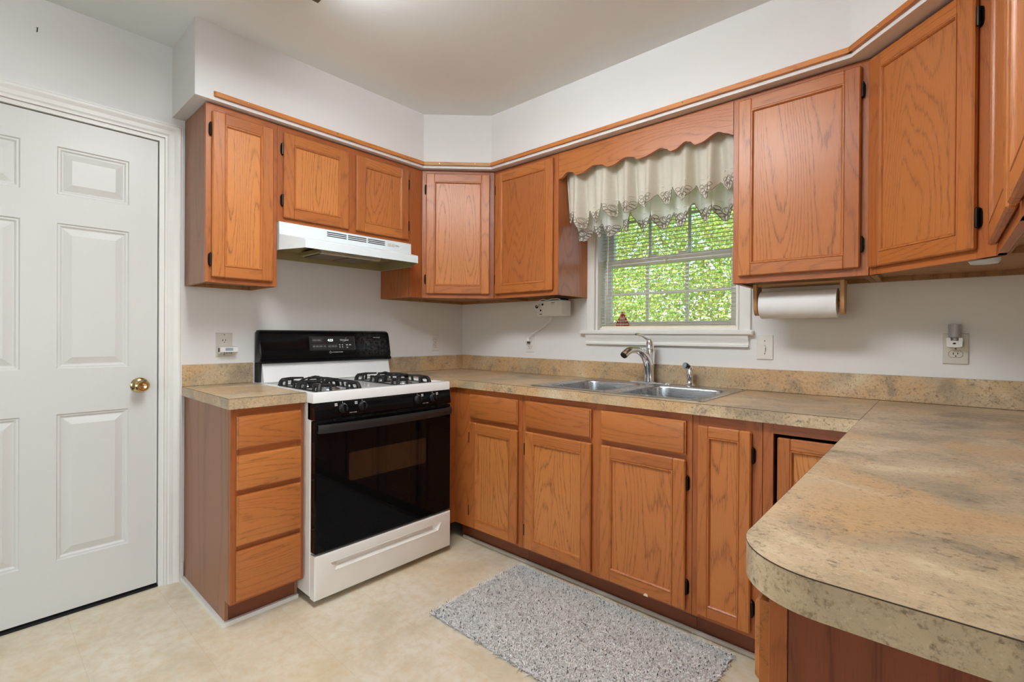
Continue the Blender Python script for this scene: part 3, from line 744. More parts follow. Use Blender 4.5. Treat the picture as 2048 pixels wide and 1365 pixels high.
for za, zb_ in ((0.709, 0.838), (0.548, 0.684), (0.329, 0.527), (0.111, 0.309)): slab_drawer(b1, fB, -1.756, -1.502, za, zb_)
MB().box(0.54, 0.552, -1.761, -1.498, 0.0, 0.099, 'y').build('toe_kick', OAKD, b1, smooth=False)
m = MB(); m.prism([(0.013, -1.7755), (0.013, -1.789), (0.566, -1.789), (0.566, -1.4855), (0.5525, -1.4855), (0.5525, -1.7755)], 0.0, 0.017)
struct(m.build('trim_7', TRIMW, smooth=False), 'white shoe moulding round the foot of the drawer cabinet', 'moulding')

# run below the sink (face looks -y)
YB_ = -0.61; fK = Frame((0, YB_, 0), (1, 0, 0)); TY = -0.553
def run_carcass(root, x0, x1, left=True, right=True):
    m = MB()
    prof = [(-0.003, 0.0), (TY + 0.012, 0.0), (TY + 0.012, 0.1), (YB_ + FT + 0.001, 0.1), (YB_ + FT + 0.001, ZBT), (-0.003, ZBT)]
    m.prism(prof, x0, x0 + 0.012, 'x'); m.prism(prof, x1 - 0.012, x1, 'x')
    m.box(x0 + 0.012, x1 - 0.012, YB_ + FT + 0.002, -0.01, 0.1, 0.112); m.box(x0 + 0.012, x1 - 0.012, -0.012, -0.004, 0.05, ZBT)
    m.build('carcass', OAKS, root, smooth=False)
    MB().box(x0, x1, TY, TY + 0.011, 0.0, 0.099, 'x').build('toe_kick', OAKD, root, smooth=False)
b2 = thing('base_cabinet', 'oak corner base cabinet with one drawer and door right of the range', 'cabinet', (0.85, -0.3, 0))
run_carcass(b2, 0.613, 1.114)
face_frame(b2, fK, [(0.613, 0.762), (1.068, 1.114)], [(0.1, 0.135), (0.67, 0.725), (0.825, ZBT)], 0.1, ZBT)
m = MB(); m.box(0.594, 0.6125, -0.719, YB_ + 0.001, 0.1, ZBT, 'z'); m.build('corner_filler', OAKF, b2, smooth=False)
slab_drawer(b2, fK, 0.742, 1.089, 0.709, 0.839)
panel_door(b2, fK, 0.742, 1.089, 0.112, 0.686, -1, (0.20, 0.60))
b3 = thing('sink_cabinet', 'wide oak base cabinet under the sink with two doors and two false drawer fronts', 'cabinet', (1.54, -0.3, 0))
run_carcass(b3, 1.1155, 1.9655)
face_frame(b3, fK, [(1.1155, 1.16), (1.50, 1.59), (1.92, 1.9655)], [(0.1, 0.135), (0.67, 0.725), (0.825, ZBT)], 0.1, ZBT)
slab_drawer(b3, fK, 1.140, 1.520, 0.709, 0.839, name='false_front'); slab_drawer(b3, fK, 1.569, 1.944, 0.709, 0.839, name='false_front')
panel_door(b3, fK, 1.140, 1.521, 0.112, 0.688, -1, (0.20, 0.60)); pd = panel_door(b3, fK, 1.569, 1.945, 0.112, 0.690, 1, (0.20, 0.60))
m = MB(fK); m.prism([(1.777, 0.1115), (1.797, 0.1115), (1.795, 0.121), (1.786, 0.1235), (1.780, 0.119)], 0.0185, 0.0200, 'y'); m.build('chipped_spot', plain('bare_wood', (238, 214, 186), 0.8), pd, smooth=False)
b4 = thing('base_cabinet', 'slim oak base cabinet with one narrow full height door right of the sink cabinet', 'cabinet', (2.08, -0.3, 0))
run_carcass(b4, 1.967, 2.2105)
face_frame(b4, fK, [(1.967, 2.012), (2.156, 2.2105)], [(0.1, 0.14), (0.80, ZBT)], 0.1, ZBT)
panel_door(b4, fK, 1.989, 2.178, 0.118, 0.830, 1, (0.205, 0.745), sw=0.042)
# inside corner cabinet with inset door
b5 = thing('corner_base_cabinet', 'oak inside corner base cabinet with an inset door and a dark gap', 'cabinet', (2.6, -0.4, 0))
o = MB(fK); o.box(2.212, 2.2445, -FT, 0, 0.1, ZBT, 'z', 0.0008); o.box(2.2445, 2.529, -FT, -0.0005, 0.832, ZBT, 'x'); o.box(2.2445, 2.529, -FT, -0.0005, 0.1, 0.12, 'x')
o.build('face_frame', OAKF, b5)
m = MB(); m.box(2.216, 2.228, -0.59, -0.003, 0.1, ZBT); m.box(2.228, 3.07, -0.012, -0.003, 0.1, ZBT); m.box(2.228, 3.07, -0.59, -0.012, 0.1, 0.112)
m.build('carcass', DARK, b5, smooth=False)
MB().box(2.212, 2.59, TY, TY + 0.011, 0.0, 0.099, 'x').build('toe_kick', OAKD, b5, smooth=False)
panel_door(b5, fK, 2.255, 2.507, 0.126, 0.820, None, None, sw=0.042, n0=-0.022)
# right run under the counter (face looks -x)
XB = 2.530; fP = Frame((XB, -0.615, 0), (0, -1, 0)); RL = 1.222
b6 = thing('base_cabinet', 'oak base cabinet run under the rounded counter end in the foreground', 'cabinet', (2.8, -1.2, 0))
o = MB(fP)
for a, b in ((0.0, 0.04), (0.26, 0.31), (0.74, 0.79), (RL - 0.04, RL)): o.box(a, b, -FT, 0, 0.1, ZBT, 'z', 0.0008)
for a, b in ((0.1, 0.135), (0.67, 0.725), (0.835, ZBT)): o.box(0.302, RL - 0.002, -FT, -0.0005, a, b, 'x')
o.box(0.30, RL - 0.003, -FT + .001, -FT + .004, 0.1, ZBT - .003)
o.build('face_frame', OAKF, b6)
for a, b in ((0.288, 0.762), (0.776, RL - 0.008)):
    slab_drawer(b6, fP, a, b, 0.755, 0.856); panel_door(b6, fP, a, b, 0.112, 0.735, None, None)
m = MB(); ye = -0.615 - RL
m.box(XB + FT + 0.001, XR - 0.004, -0.62, ye + 0.013, 0.1, 0.112); m.box(XR - 0.012, XR - 0.004, -0.62, ye + 0.013, 0.112, ZBT)
m.build('carcass', OAKS, b6, smooth=False)
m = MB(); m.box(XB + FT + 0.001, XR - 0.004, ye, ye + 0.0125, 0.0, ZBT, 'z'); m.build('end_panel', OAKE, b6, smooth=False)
MB().box(2.592, 2.603, -0.62, ye + 0.013, 0.0, 0.099, 'y').build('toe_kick', OAKD, b6, smooth=False)
m = MB(); m.box(0.63, 2.575, TY - 0.014, TY - 0.0008, 0.0, 0.019, bev=0.004)
struct(m.build('trim_8', SHOE), 'beige shoe moulding along the toe kick below the sink', 'moulding')

# ------------------------------------------------------------------ counters
def edge_line(o, pts):
    pass
ct = thing('countertop', 'L shaped brown stone patterned laminate counter around the sink', 'countertop', (1.5, -0.3, 0.87))
zc0 = 0.8695
sx0, sx1, sy0, sy1 = 1.162, 1.983, -0.590, -0.050      # cut-out for the sink
yfr = -0.635; xp = 2.489
m = MB()
m.prism([(0.0005, -0.7225), (0.635, -0.7225), (0.635, yfr), (sx0, yfr), (sx0, -0.0005), (0.0005, -0.0005)], zc0, ZT)
m.box(sx1, xp - 0.0004, yfr, -0.0005, zc0, ZT); m.box(sx0, sx1, yfr, sy0, zc0, ZT); m.box(sx0, sx1, sy1, -0.0005, zc0, ZT)
m.build('worktop', LAM, ct, smooth=False)
yE = -1.862; R_ = 0.095
poly = [(xp + 0.0004, -0.0005), (xp + 0.0004, yE + R_)] + arc(xp + R_, yE + R_, R_, 180, 270, 14) + [(XR - 0.001, yE), (XR - 0.001, -0.0005)]
MB().prism(poly, zc0, ZT).build('worktop', LAM, ct, ang=20)
m = MB(); m.box(0.021, XR - 0.001, -0.0195, -0.0006, ZT + 0.0004, ZT + 0.1016, bev=0.0015); m.box(0.0006, 0.0205, -0.681, -0.0006, ZT + 0.0004, ZT + 0.1016, bev=0.0015)
m.build('backsplash', LAM, ct)
# dark line of the laminate edge
m = MB()
m.box(0.66, xp, yfr - 0.0004, yfr, ZT - 0.0016, ZT - 0.0002)
ed = [(xp, -0.64), (xp, yE + R_)] + arc(xp + R_, yE + R_, R_, 180, 270, 14) + [(XR - 0.001, yE)]
for p, q in zip(ed, ed[1:]):
    p = Vector((*p, 0)); q = Vector((*q, 0)); fr = Frame(p, q - p)
    nn = -fr.N
    fr2 = Frame(p, q - p); fr2.N = nn if (nn.x < 0 or nn.y < 0) and not (nn.x > 0.5) else fr.N
    mm = MB(fr2); mm.box(0, (q - p).length, 0, 0.0004, ZT - 0.0016, ZT - 0.0002)
    b0 = len(m.v); m.v += mm.v; m.g += mm.g; m.f += [tuple(i + b0 for i in f) for f in mm.f]; m.mi += mm.mi
m.box(xp - 0.0007, xp + 0.0007, yfr, -0.021, ZT - 0.0002, ZT + 0.0002)
m.box(1.99, 2.9, -0.0212, -0.0196, ZT, ZT + 0.0012)
m.build('seam', SEAM, ct, smooth=False)
cl = thing('countertop', 'short brown stone patterned laminate counter left of the range', 'countertop', (0.3, -1.64, 0.87))
MB().box(0.0005, 0.635, -1.7885, -1.4865, zc0, ZT, bev=0.0008).build('worktop', LAM, cl)
MB().box(0.0006, 0.0205, -1.7885, -1.475, ZT + 0.0004, ZT + 0.1016, bev=0.0015).build('backsplash', LAM, cl)
m = MB(); m.box(0.635, 0.6354, -1.7885, -1.4865, ZT - 0.0016, ZT - 0.0002); m.box(0.02, 0.635, -1.7889, -1.7885, ZT - 0.0016, ZT - 0.0002); m.build('seam', SEAM, cl, smooth=False)

# ------------------------------------------------------------------ sink
sk = thing('kitchen_sink', 'double bowl stainless steel sink set into the counter under the window', 'sink', (1.57, -0.32, ZT))
x0, x1, y0, y1 = 1.151, 1.994, -0.602, -0.040; xm = 1.558
zr = ZT + 0.0045
def ringrect(x0, x1, y0, y1, n=64):
    """points on a rectangle by equal angle from its centre"""
    cx, cy = (x0 + x1) / 2, (y0 + y1) / 2; out = []
    for i in range(n):
        a = 2 * math.pi * (i + 0.5) / n; dx, dy = math.cos(a), math.sin(a)
        t = min((x1 - x0) / 2 / max(abs(dx), 1e-9), (y1 - y0) / 2 / max(abs(dy), 1e-9)); out.append((cx + dx * t, cy + dy * t))
    return out
def ringround(x0, x1, y0, y1, r, n=64):
    cx, cy = (x0 + x1) / 2, (y0 + y1) / 2; out = []
    hx, hy = (x1 - x0) / 2, (y1 - y0) / 2
    for i in range(n):
        a = 2 * math.pi * (i + 0.5) / n; dx, dy = math.cos(a), math.sin(a)
        t = min(hx / max(abs(dx), 1e-9), hy / max(abs(dy), 1e-9)); px, py = dx * t, dy * t
        ax, ay = abs(px), abs(py)
        if ax > hx - r and ay > hy - r:
            # solve for ray hitting the corner circle
            ccx, ccy = hx - r, hy - r; ux, uy = abs(dx), abs(dy)
            bq = -(ux * ccx + uy * ccy); cq = ccx ** 2 + ccy ** 2 - r * r; t = -bq + math.sqrt(max(0, bq * bq - cq)); px, py = dx * t, dy * t
        out.append((cx + px, cy + py))
    return out
rim = MB()
bowls = []
N = 64
for (a, b, bx0_, bx1_) in ((x0 + 0.006, xm, 1.186, 1.548), (xm, x1 - 0.006, 1.580, 1.958)):
    R0 = [(p[0], p[1], zr) for p in ringrect(a, b, y0 + 0.006, y1 - 0.006, N)]
    rings = [R0]
    for (ins, dz) in ((0, 0), (0.004, -0.002), (0.007, -0.010)):
        rings.append([(p[0], p[1], zr + dz) for p in ringround(bx0_ + ins, bx1_ - ins, -0.560 + ins, -0.135 - ins, 0.06, N)])
    rim.loft(rings, True, False)
    bo = MB()
    rr = [[(p[0], p[1], zr + dz) for p in ringround(bx0_ + ins, bx1_ - ins, -0.560 + ins, -0.135 - ins, r, N)] for ins, dz, r in ((0.007, -0.010, 0.06), (0.012, -0.08, 0.058), (0.018, -0.14, 0.055), (0.028, -0.163, 0.05), (0.045, -0.172, 0.04))]
    cxy = ((bx0_ + bx1_) / 2, -0.348)
    rr.append([(cxy[0] + 0.045 * math.cos(2 * math.pi * (i + .5) / N), cxy[1] + 0.045 * math.sin(2 * math.pi * (i + .5) / N), zr - 0.176) for i in range(N)])
    Rr = bo.loft(rr, True, False); bo.face(Rr[-1])
    bowls.append((bo, cxy))
A = [(x0, y0), (x1, y0), (x1, y1), (x0, y1)]
orr = rrect(x0, x1, y0, y1, 0.012, 4); irr = rrect(x0 + 0.006, x1 - 0.006, y0 + 0.006, y1 - 0.006, 0.006, 4)
rim.loft([[(*p, ZT + 0.0006) for p in orr], [(*p, ZT + 0.003) for p in orr], [(*p, zr + 0.0005) for p in irr]], True, False)
rim.build('rim', STEEL, sk, recalc=True, ang=50)
for bo, cxy in bowls:
    ob = bo.build('bowl', STEEL, sk, ang=50)
    MB().lathe([(0.042, 0.0), (0.042, 0.002), (0.03, 0.003), (0.028, 0.0005), (0.0, 0.0005)], (*cxy, zr - 0.1755), (0, 0, 1), 20).build('drain', CHROME, ob)
MB().lathe([(0.0, 0.0), (0.016, 0.0), (0.016, 0.003), (0.0, 0.004)], (1.64, -0.082, zr + .0006), (0, 0, 1), 16).build('hole_cover', CHROME, sk)

# faucet
fa = thing('faucet', 'chrome single lever kitchen faucet with curved spout behind the sink', 'faucet', (1.525, -0.078, ZT))
fxy = (1.527, -0.075)
m = MB(); zz = zr + 0.0008
pl = arc(1.527 + 0.10, -0.075, 0.024, -90, 90, 8) + arc(1.527 - 0.10, -0.075, 0.024, 90, 270, 8)
m.loft([[(*p, zz) for p in pl], [(*p, zz + 0.004) for p in pl], [(1.527 + (p[0] - 1.527) * 0.95, -0.075 + (p[1] + 0.075) * 0.8, zz + 0.008) for p in pl]], True, True)
m.build('base_plate', CHROME, fa)
sp = [(1.527, -0.075, zz + 0.008), (1.527, -0.076, 0.96), (1.5265, -0.080, 1.00), (1.524, -0.092, 1.035), (1.519, -0.112, 1.062), (1.511, -0.140, 1.083), (1.501, -0.172, 1.094), (1.490, -0.205, 1.093), (1.481, -0.232, 1.082), (1.475, -0.250, 1.066)]
m = MB(); m.tube(sp, [0.027, 0.0255, 0.0245, 0.0225, 0.021, 0.0195, 0.0185, 0.0185, 0.0195, 0.0195], 16); m.build('spout', CHROME, fa)
m = MB(); m.tube([sp[-1], (1.4735, -0.2545, 1.062)], [0.0165, 0.0165], 16); m.build('aerator', BLACKM, fa)
m = MB(); m.tube([(1.529, -0.068, 0.97), (1.529, -0.066, 1.02), (1.529, -0.066, 1.075), (1.528, -0.066, 1.092), (1.528, -0.066, 1.094), (1.527, -0.067, 1.115), (1.525, -0.070, 1.135), (1.523, -0.073, 1.146)], [0.020, 0.021, 0.0215, 0.0215, 0.0205, 0.0215, 0.016, 0.009], 16); m.build('lever_body', CHROME, fa)
m = MB(); m.tube([(1.524, -0.072, 1.135), (1.516, -0.092, 1.152), (1.506, -0.120, 1.166), (1.496, -0.148, 1.172), (1.492, -0.160, 1.172)], [0.009, 0.0062, 0.0058, 0.0072, 0.005], 10); m.build('lever_handle', CHROME, fa)
sr = thing('side_sprayer', 'short chrome side sprayer standing at the right of the faucet', 'sprayer', (1.743, -0.075, ZT))
m = MB(); m.lathe([(0.0, 0), (0.025, 0.0), (0.024, 0.006), (0.016, 0.014), (0.013, 0.026), (0.0, 0.026)], (1.743, -0.075, zz), (0, 0, 1), 18); m.build('base_collar', CHROME, sr)
m = MB(); m.tube([(1.743, -0.075, zz + 0.027), (1.743, -0.075, 0.96), (1.743, -0.075, 0.99), (1.743, -0.076, 1.008), (1.742, -0.080, 1.016)], [0.0125, 0.0145, 0.0155, 0.0135, 0.008], 14); m.build('wand', CHROME, sr)
m = MB(); m.tube([(1.742, -0.078, 1.009), (1.734, -0.094, 1.018), (1.729, -0.104, 1.020)], [0.009, 0.013, 0.0155], 14); m.build('spray_head', BLACKM, sr)
m = MB(); m.lathe([(0.0, 0.0), (0.0145, 0.0), (0.0145, 0.002), (0, 0.0025)], (1.7285, -0.105, 1.0202), (-0.45, -0.88, 0.15), 14); m.build('spray_face', LCD, sr)

# ------------------------------------------------------------------ gas range
gr = thing('gas_range', 'white and black gas range with four burners and black glass oven door', 'range', (0.35, -1.104, 0))
ry0, ry1 = -1.4835, -0.7245
MB().box(0.03, 0.662, ry0 + 0.002, ry1 - 0.002, 0.035, 0.868, bev=0.003).build('body', ENAMELF, gr)
m = MB(); RC = lambda x0, x1, y0, y1, z: [(x0, y0, z), (x1, y0, z), (x1, y1, z), (x0, y1, z)]
Rc = m.loft([RC(0.045, 0.690, ry0, ry1, 0.869), RC(0.045, 0.690, ry0, ry1, 0.907), RC(0.047, 0.688, ry0 + 0.002, ry1 - 0.002, 0.911), RC(0.052, 0.683, ry0 + 0.007, ry1 - 0.007, 0.9125),
             RC(0.075, 0.655, ry0 + 0.024, ry1 - 0.024, 0.9122), RC(0.085, 0.630, ry0 + 0.036, ry1 - 0.036, 0.9012)], True, False)
m.face(Rc[0][::-1]); m.face(Rc[-1]); m.build('cooktop', ENAMEL, gr)
# white riser and black backguard
m = MB(); m.prism([(0.012, 0.9130), (0.095, 0.9130), (0.072, 1.008), (0.012, 1.008)], -1.452, -0.697, 'y'); m.build('riser', ENAMEL, gr)
prof = [(0.010, 1.0085), (0.088, 1.0085), (0.094, 1.014), (0.092, 1.024), (0.084, 1.030), (0.083, 1.042), (0.085, 1.050), (0.062, 1.160), (0.056, 1.172), (0.042, 1.182), (0.020, 1.184), (0.010, 1.178)]
m = MB()
ysec = [(-1.4655, 0.90), (-1.460, 0.985), (-1.448, 1.0), (-0.700, 1.0), (-0.688, 0.985), (-0.6825, 0.90)]
rings = []
for y, k in ysec: rings.append([(0.010 + (p[0] - 0.010) * k, y, 1.0085 + (p[1] - 1.0085) * (0.93 if k < 0.95 else (0.985 if k < 1 else 1))) for p in prof])
m.loft(rings, True, True); m.build('backguard', BLACKD, gr, ang=40)
m = MB(); m.prism([(0.006, 0.9130), (0.060, 0.9130), (0.068, 1.008), (0.006, 1.008)], -1.4645, -1.4525, 'y'); m.build('end_cap', BLACKM, gr, smooth=False)
m = MB(); m.prism([(0.006, 0.9130), (0.045, 0.9130), (0.05, 1.008), (0.006, 1.008)], -0.6965, -0.6835, 'y'); m.build('end_cap', BLACKM, gr, smooth=False)
sl = (0.085 - 0.062) / 0.110
def bgx(z, off=0.0): return 0.062 + (1.160 - z) * sl + off
Yv = Vector((-sl, 0, 1)).normalized(); Xv = Vector((0, 1, 0))
def bgbox(o, y0, y1, z0, z1, d0, d1):
    A = [o.addv((bgx(z, d0), y, z)) for y, z in ((y0, z0), (y1, z0), (y1, z1), (y0, z1))]; B = [o.addv((bgx(z, d1), y, z)) for y, z in ((y0, z0), (y1, z0), (y1, z1), (y0, z1))]
    o.face(A[::-1]); o.face(B)
    for i in range(4): o.face([A[i], A[(i + 1) % 4], B[(i + 1) % 4], B[i]])
m = MB(); bgbox(m, -1.205, -0.930, 1.072, 1.150, 0.0002, 0.0022); dp = m.build('display_panel', BLACKM, gr, smooth=False)
m = MB()
for a, b, c, d in ((-1.205, -0.930, 1.1492, 1.150), (-1.205, -0.930, 1.072, 1.0728), (-1.205, -1.2042, 1.072, 1.150), (-0.934, -0.930, 1.072, 1.150)): bgbox(m, a, b, c, d, 0.0022, 0.0032)
m.build('panel_border', GREYB, dp, smooth=False)
m = MB(); bgbox(m, -1.190, -1.130, 1.118, 1.142, 0.0022, 0.0026); m.build('label_strip', GREYB, dp, smooth=False)
text('lettering', 'COOK & CLEAN', 0.006, (bgx(1.127, 0.0028), -1.186, 1.127), Xv, Yv, INK, dp)
text('clock_digits', '4:23', 0.019, (bgx(1.122, 0.0026), -1.098, 1.122), Xv, Yv, SCREEN, dp, bold=0.0005)
text('brand_lettering', 'Whirlpool', 0.013, (bgx(1.125, 0.0026), -1.024, 1.125), Xv, Yv, INK, dp, bold=0.0002)
m = MB(); m.tube([(bgx(1.118, 0.0028), -1.008, 1.118), (bgx(1.121, 0.0028), -0.995, 1.121), (bgx(1.134, 0.0028), -0.985, 1.134), (bgx(1.142, 0.0028), -0.980, 1.142), (bgx(1.138, 0.0028), -0.990, 1.138)], 0.0006, 5); m.build('brand_swirl', INK, dp)
for i, (a, b, lab) in enumerate(((-1.190, -1.172, 'BAKE'), (-1.170, -1.152, 'BROIL'), (-1.150, -1.132, 'CLEAN'), (-1.127, -1.109, 'OFF'), (-1.098, -1.080, 'CLOCK'), (-1.078, -1.062, 'TIMER'), (-1.060, -1.044, 'STOP'))):
    m = MB(); bgbox(m, a, b, 1.083, 1.106, 0.0022, 0.0030); bt = m.build('button', GREYB, dp, smooth=False)
    text('lettering', lab, 0.0055, (bgx(1.0925, 0.0032), (a + b) / 2, 1.0925), Xv, Yv, INK, bt, 'CENTER')
m = MB()
for y in (-1.030, -1.013): bgbox(m, y, y + 0.006, 1.099, 1.104, 0.0022, 0.0028); bgbox(m, y + 0.001, y + 0.005, 1.085, 1.094, 0.0022, 0.0028)
for y in (-0.988, -0.968): bgbox(m, y, y + 0.012, 1.098, 1.104, 0.0022, 0.0027)
bgbox(m, -0.986, -0.976, 1.084, 1.089, 0.0022, 0.0027)
m.build('key_marks', INK, dp, smooth=False)
text('lettering', 'ACCUBAKE SYSTEM', 0.0075, (bgx(1.058, 0.0004), -1.077, 1.058), Xv, Yv, INK, gr)
m = MB(); a = 0.0065; q = [(-1.087 + a * math.cos(t), 1.0605 + a * math.sin(t)) for t in (0, math.pi / 2, math.pi, 3 * math.pi / 2)]
m.tube([(bgx(z, 0.0008), y, z) for y, z in q + q[:1]], 0.0009, 5); m.build('diamond_mark', INK, gr)
text('lettering', 'Super Capacity', 0.0075, (bgx(1.142, 0.0004), -0.800, 1.142), Xv, Yv, INK, gr)
# control panel
m = MB(); m.prism([(0.640, 0.7965), (0.700, 0.7965), (0.703, 0.805), (0.695, 0.862), (0.688, 0.8685), (0.640, 0.8685)], ry0 + 0.002, ry1 - 0.002, 'y'); cpn = m.build('control_panel', BLACKP, gr, ang=40)
Nk = Vector((0.99, 0, 0.139)).normalized(); Yk = Vector((-0.139, 0, 0.99))
for y in (-1.352, -1.255, -0.944, -0.848):
    zc = 0.836; o_ = Vector((0.6995, y, zc))
    m = MB(); m.lathe([(0.0, 0), (0.0205, 0.0), (0.0205, 0.006), (0.0175, 0.010), (0.016, 0.018), (0.0, 0.018)], o_, Nk, 24); kb = m.build('control_knob', BLACKM, gr)
    m = MB()
    c0 = o_ + Nk * 0.018
    for (a, b, c, d, e0, e1) in ((-0.0042, 0.0042, -0.0165, 0.0165, -0.002, 0.006),):
        V = []
        for n_ in (e0, e1):
            for yy, zz_ in ((a, c), (b, c), (b, d), (a, d)): V.append(m.addv(c0 + Vector((0, yy, 0)) + Yk * zz_ + Nk * n_))
        m.face(V[:4]); m.face(V[4:]); 
        for i in range(4): m.face([V[i], V[(i + 1) % 4], V[4 + (i + 1) % 4], V[4 + i]])
    m.build('grip', BLACKP, kb, smooth=False)
    m = MB()
    m.tube([o_ + Nk * 0.0008 + Vector((0, math.sin(t) * 0.0225, 0)) + Yk * (math.cos(t) * 0.0225) for t in [math.radians(10 + 9 * i) for i in range(9)]], [0.0004 + 0.00012 * i for i in range(9)], 5)
    m.tube([o_ + Nk * 0.0008 + Yk * 0.023, o_ + Nk * 0.0008 + Yk * 0.030], 0.0007, 5)
    m.build('dial_mark', INK, kb)
    m = MB(); side = -1 if y < -1.1 else 1
    base = o_ + Vector((0, side * 0.031, 0)) + Yk * 0.019
    for dy in (-0.0035, 0.0035):
        for dz in (-0.0035, 0.0035):
            p = base + Vector((0, dy, 0)) + Yk * dz; m.box(p.x - 0.0002, p.x + 0.0008, p.y - 0.0025, p.y + 0.0025, p.z - 0.0025, p.z + 0.0025)
    m.build('burner_icon', INK, cpn, smooth=False)
for y in (-1.3035, -0.896): text('lettering', 'PUSH TO TURN', 0.0048, (0.7032, y, 0.812), Xv, Yk, INK, cpn, 'CENTER')
# oven door
m = MB(); m.box(0.664, 0.706, ry0 + 0.003, ry1 - 0.003, 0.2265, 0.792, bev=0.005); od = m.build('oven_door', BLACKG, gr)
m = MB(); m.prism(rrect(-1.325, -0.895, 0.508, 0.636, 0.012, 4), 0.7056, 0.7064, 'x'); m.build('oven_window', OVENW, od, smooth=False)
# bowed door handle
m = MB(); rings = []
for i in range(25):
    t = i / 24; y = ry0 + 0.010 + (ry1 - ry0 - 0.020) * t; bow = math.sin(math.pi * t) ** 0.6
    xo = 0.715 + 0.030 * bow; h = 0.018
    zc = 0.760; th = 0.007
    rings.append([(xo - th, y, zc - h), (xo + th * 0.6, y, zc - h), (xo + th, y, zc - h * 0.5), (xo + th, y, zc + h * 0.5), (xo + th * 0.5, y, zc + h), (xo - th, y, zc + h)])
m.loft(rings, True, True)
m.box(0.705, 0.716, ry0 + 0.010, ry0 + 0.035, 0.752, 0.776); m.box(0.705, 0.716, ry1 - 0.035, ry1 - 0.010, 0.752, 0.776)
m.build('door_handle', BLACKM, od, ang=40)
# storage drawer with pressed pull
m = MB(); xd = 0.708; ya_, yb2 = ry0 + 0.003, ry1 - 0.003; z0, z1 = 0.030, 0.2185
def rect(x, y0, y1, z0, z1): return [(x, y0, z0), (x, y1, z0), (x, y1, z1), (x, y0, z1)]
rg = [rect(0.664, ya_, yb2, z0, z1), rect(xd - 0.006, ya_, yb2, z0, z1), rect(xd - 0.0015, ya_ + 0.003, yb2 - 0.003, z0 + 0.003, z1 - 0.003), rect(xd, ya_ + 0.007, yb2 - 0.007, z0 + 0.007, z1 - 0.007)]
hex0 = [(xd, -1.400, 0.128), (xd, -0.808, 0.128), (xd, -0.792, 0.176), (xd, -1.416, 0.176)]
hex1 = [(xd + 0.004, -1.392, 0.138), (xd + 0.004, -0.816, 0.138), (xd + 0.001, -0.794, 0.1745), (xd + 0.001, -1.414, 0.1745)]
hex2 = [(xd - 0.018, -1.370, 0.150), (xd - 0.018, -0.838, 0.150), (xd - 0.020, -0.83, 0.168), (xd - 0.020, -1.378, 0.168)]
Rr = m.loft(rg + [hex0, hex1, hex2], True, False); m.face(Rr[-1]); m.face(Rr[0])
m.build('storage_drawer', ENAMELF, gr, ang=28)
for y in (ry0 + 0.07, ry1 - 0.07):
    for x in (0.63, 0.10):
        MB().lathe([(0.0, 0.0), (0.024, 0.0), (0.024, 0.010), (0.012, 0.014), (0.012, 0.036), (0, 0.036)], (x, y, 0.0), (0, 0, 1), 14).build('foot', BLACKM, gr)
# burners and grates
for gy in (-1.307, -0.883):
    for gx in (0.285, 0.487):
        g = MB(); zt_ = 0.938; h = 0.094; zb0 = 0.9016; r = 0.052
        for sx_ in (-1, 1):
            for sy_ in (-1, 1):      # bent corner brackets with an open window, and a finger towards the burner
                x_, y_ = gx + sx_ * h, gy + sy_ * h
                g.tube([(x_ + sx_ * 0.007, y_ + sy_ * 0.007, zb0), (x_ + sx_ * 0.004, y_ + sy_ * 0.004, 0.922), (x_ - sx_ * 0.004, y_ - sy_ * 0.004, zt_ - 0.003)], [0.0125, 0.0105, 0.009], 8)
                for (ax_, ay_) in ((1, 0), (0, 1)):
                    ex_, ey_ = x_ - sx_ * r * ax_, y_ - sy_ * r * ay_
                    g.tube([(ex_ + sx_ * 0.004 * ay_, ey_ + sy_ * 0.004 * ax_, zb0), (ex_, ey_, 0.921), (ex_, ey_, zt_ - 0.003)], [0.0075, 0.0065, 0.006], 6)
                    g.box(min(x_, ex_) - 0.007, max(x_, ex_) + 0.007, min(y_, ey_) - 0.007, max(y_, ey_) + 0.007, zt_ - 0.013, zt_, bev=0.005)
                g.tube([(x_ - sx_ * 0.004, y_ - sy_ * 0.004, zt_ - 0.004), (x_ - sx_ * 0.03, y_ - sy_ * 0.03, zt_ + 0.002), (gx + sx_ * 0.020, gy + sy_ * 0.020, zt_ + 0.004)], [0.0065, 0.006, 0.0045], 6)
        for s in (-1, 1):
            g.box(gx - h - 0.01, gx + h + 0.01, gy + s * (h + 0.004) - 0.008, gy + s * (h + 0.004) + 0.008, zb0, zb0 + 0.0035, bev=0.001)
            g.box(gx + s * (h + 0.004) - 0.008, gx + s * (h + 0.004) + 0.008, gy - h, gy + h, zb0, zb0 + 0.0035, bev=0.001)
        g.build('grate', IRON, gr)
        bb_ = MB().lathe([(0.0, 0.0), (0.052, 0.0), (0.050, 0.003), (0.036, 0.004), (0.036, 0.012), (0.033, 0.014), (0.0, 0.014)], (gx, gy, 0.9014), (0, 0, 1), 28).build('burner', STEEL, gr)
        MB().lathe([(0.0, 0), (0.034, 0.0), (0.035, 0.003), (0.031, 0.006), (0.0, 0.007)], (gx, gy, 0.9158), (0, 0, 1), 24).build('burner_cap', IRON, bb_)

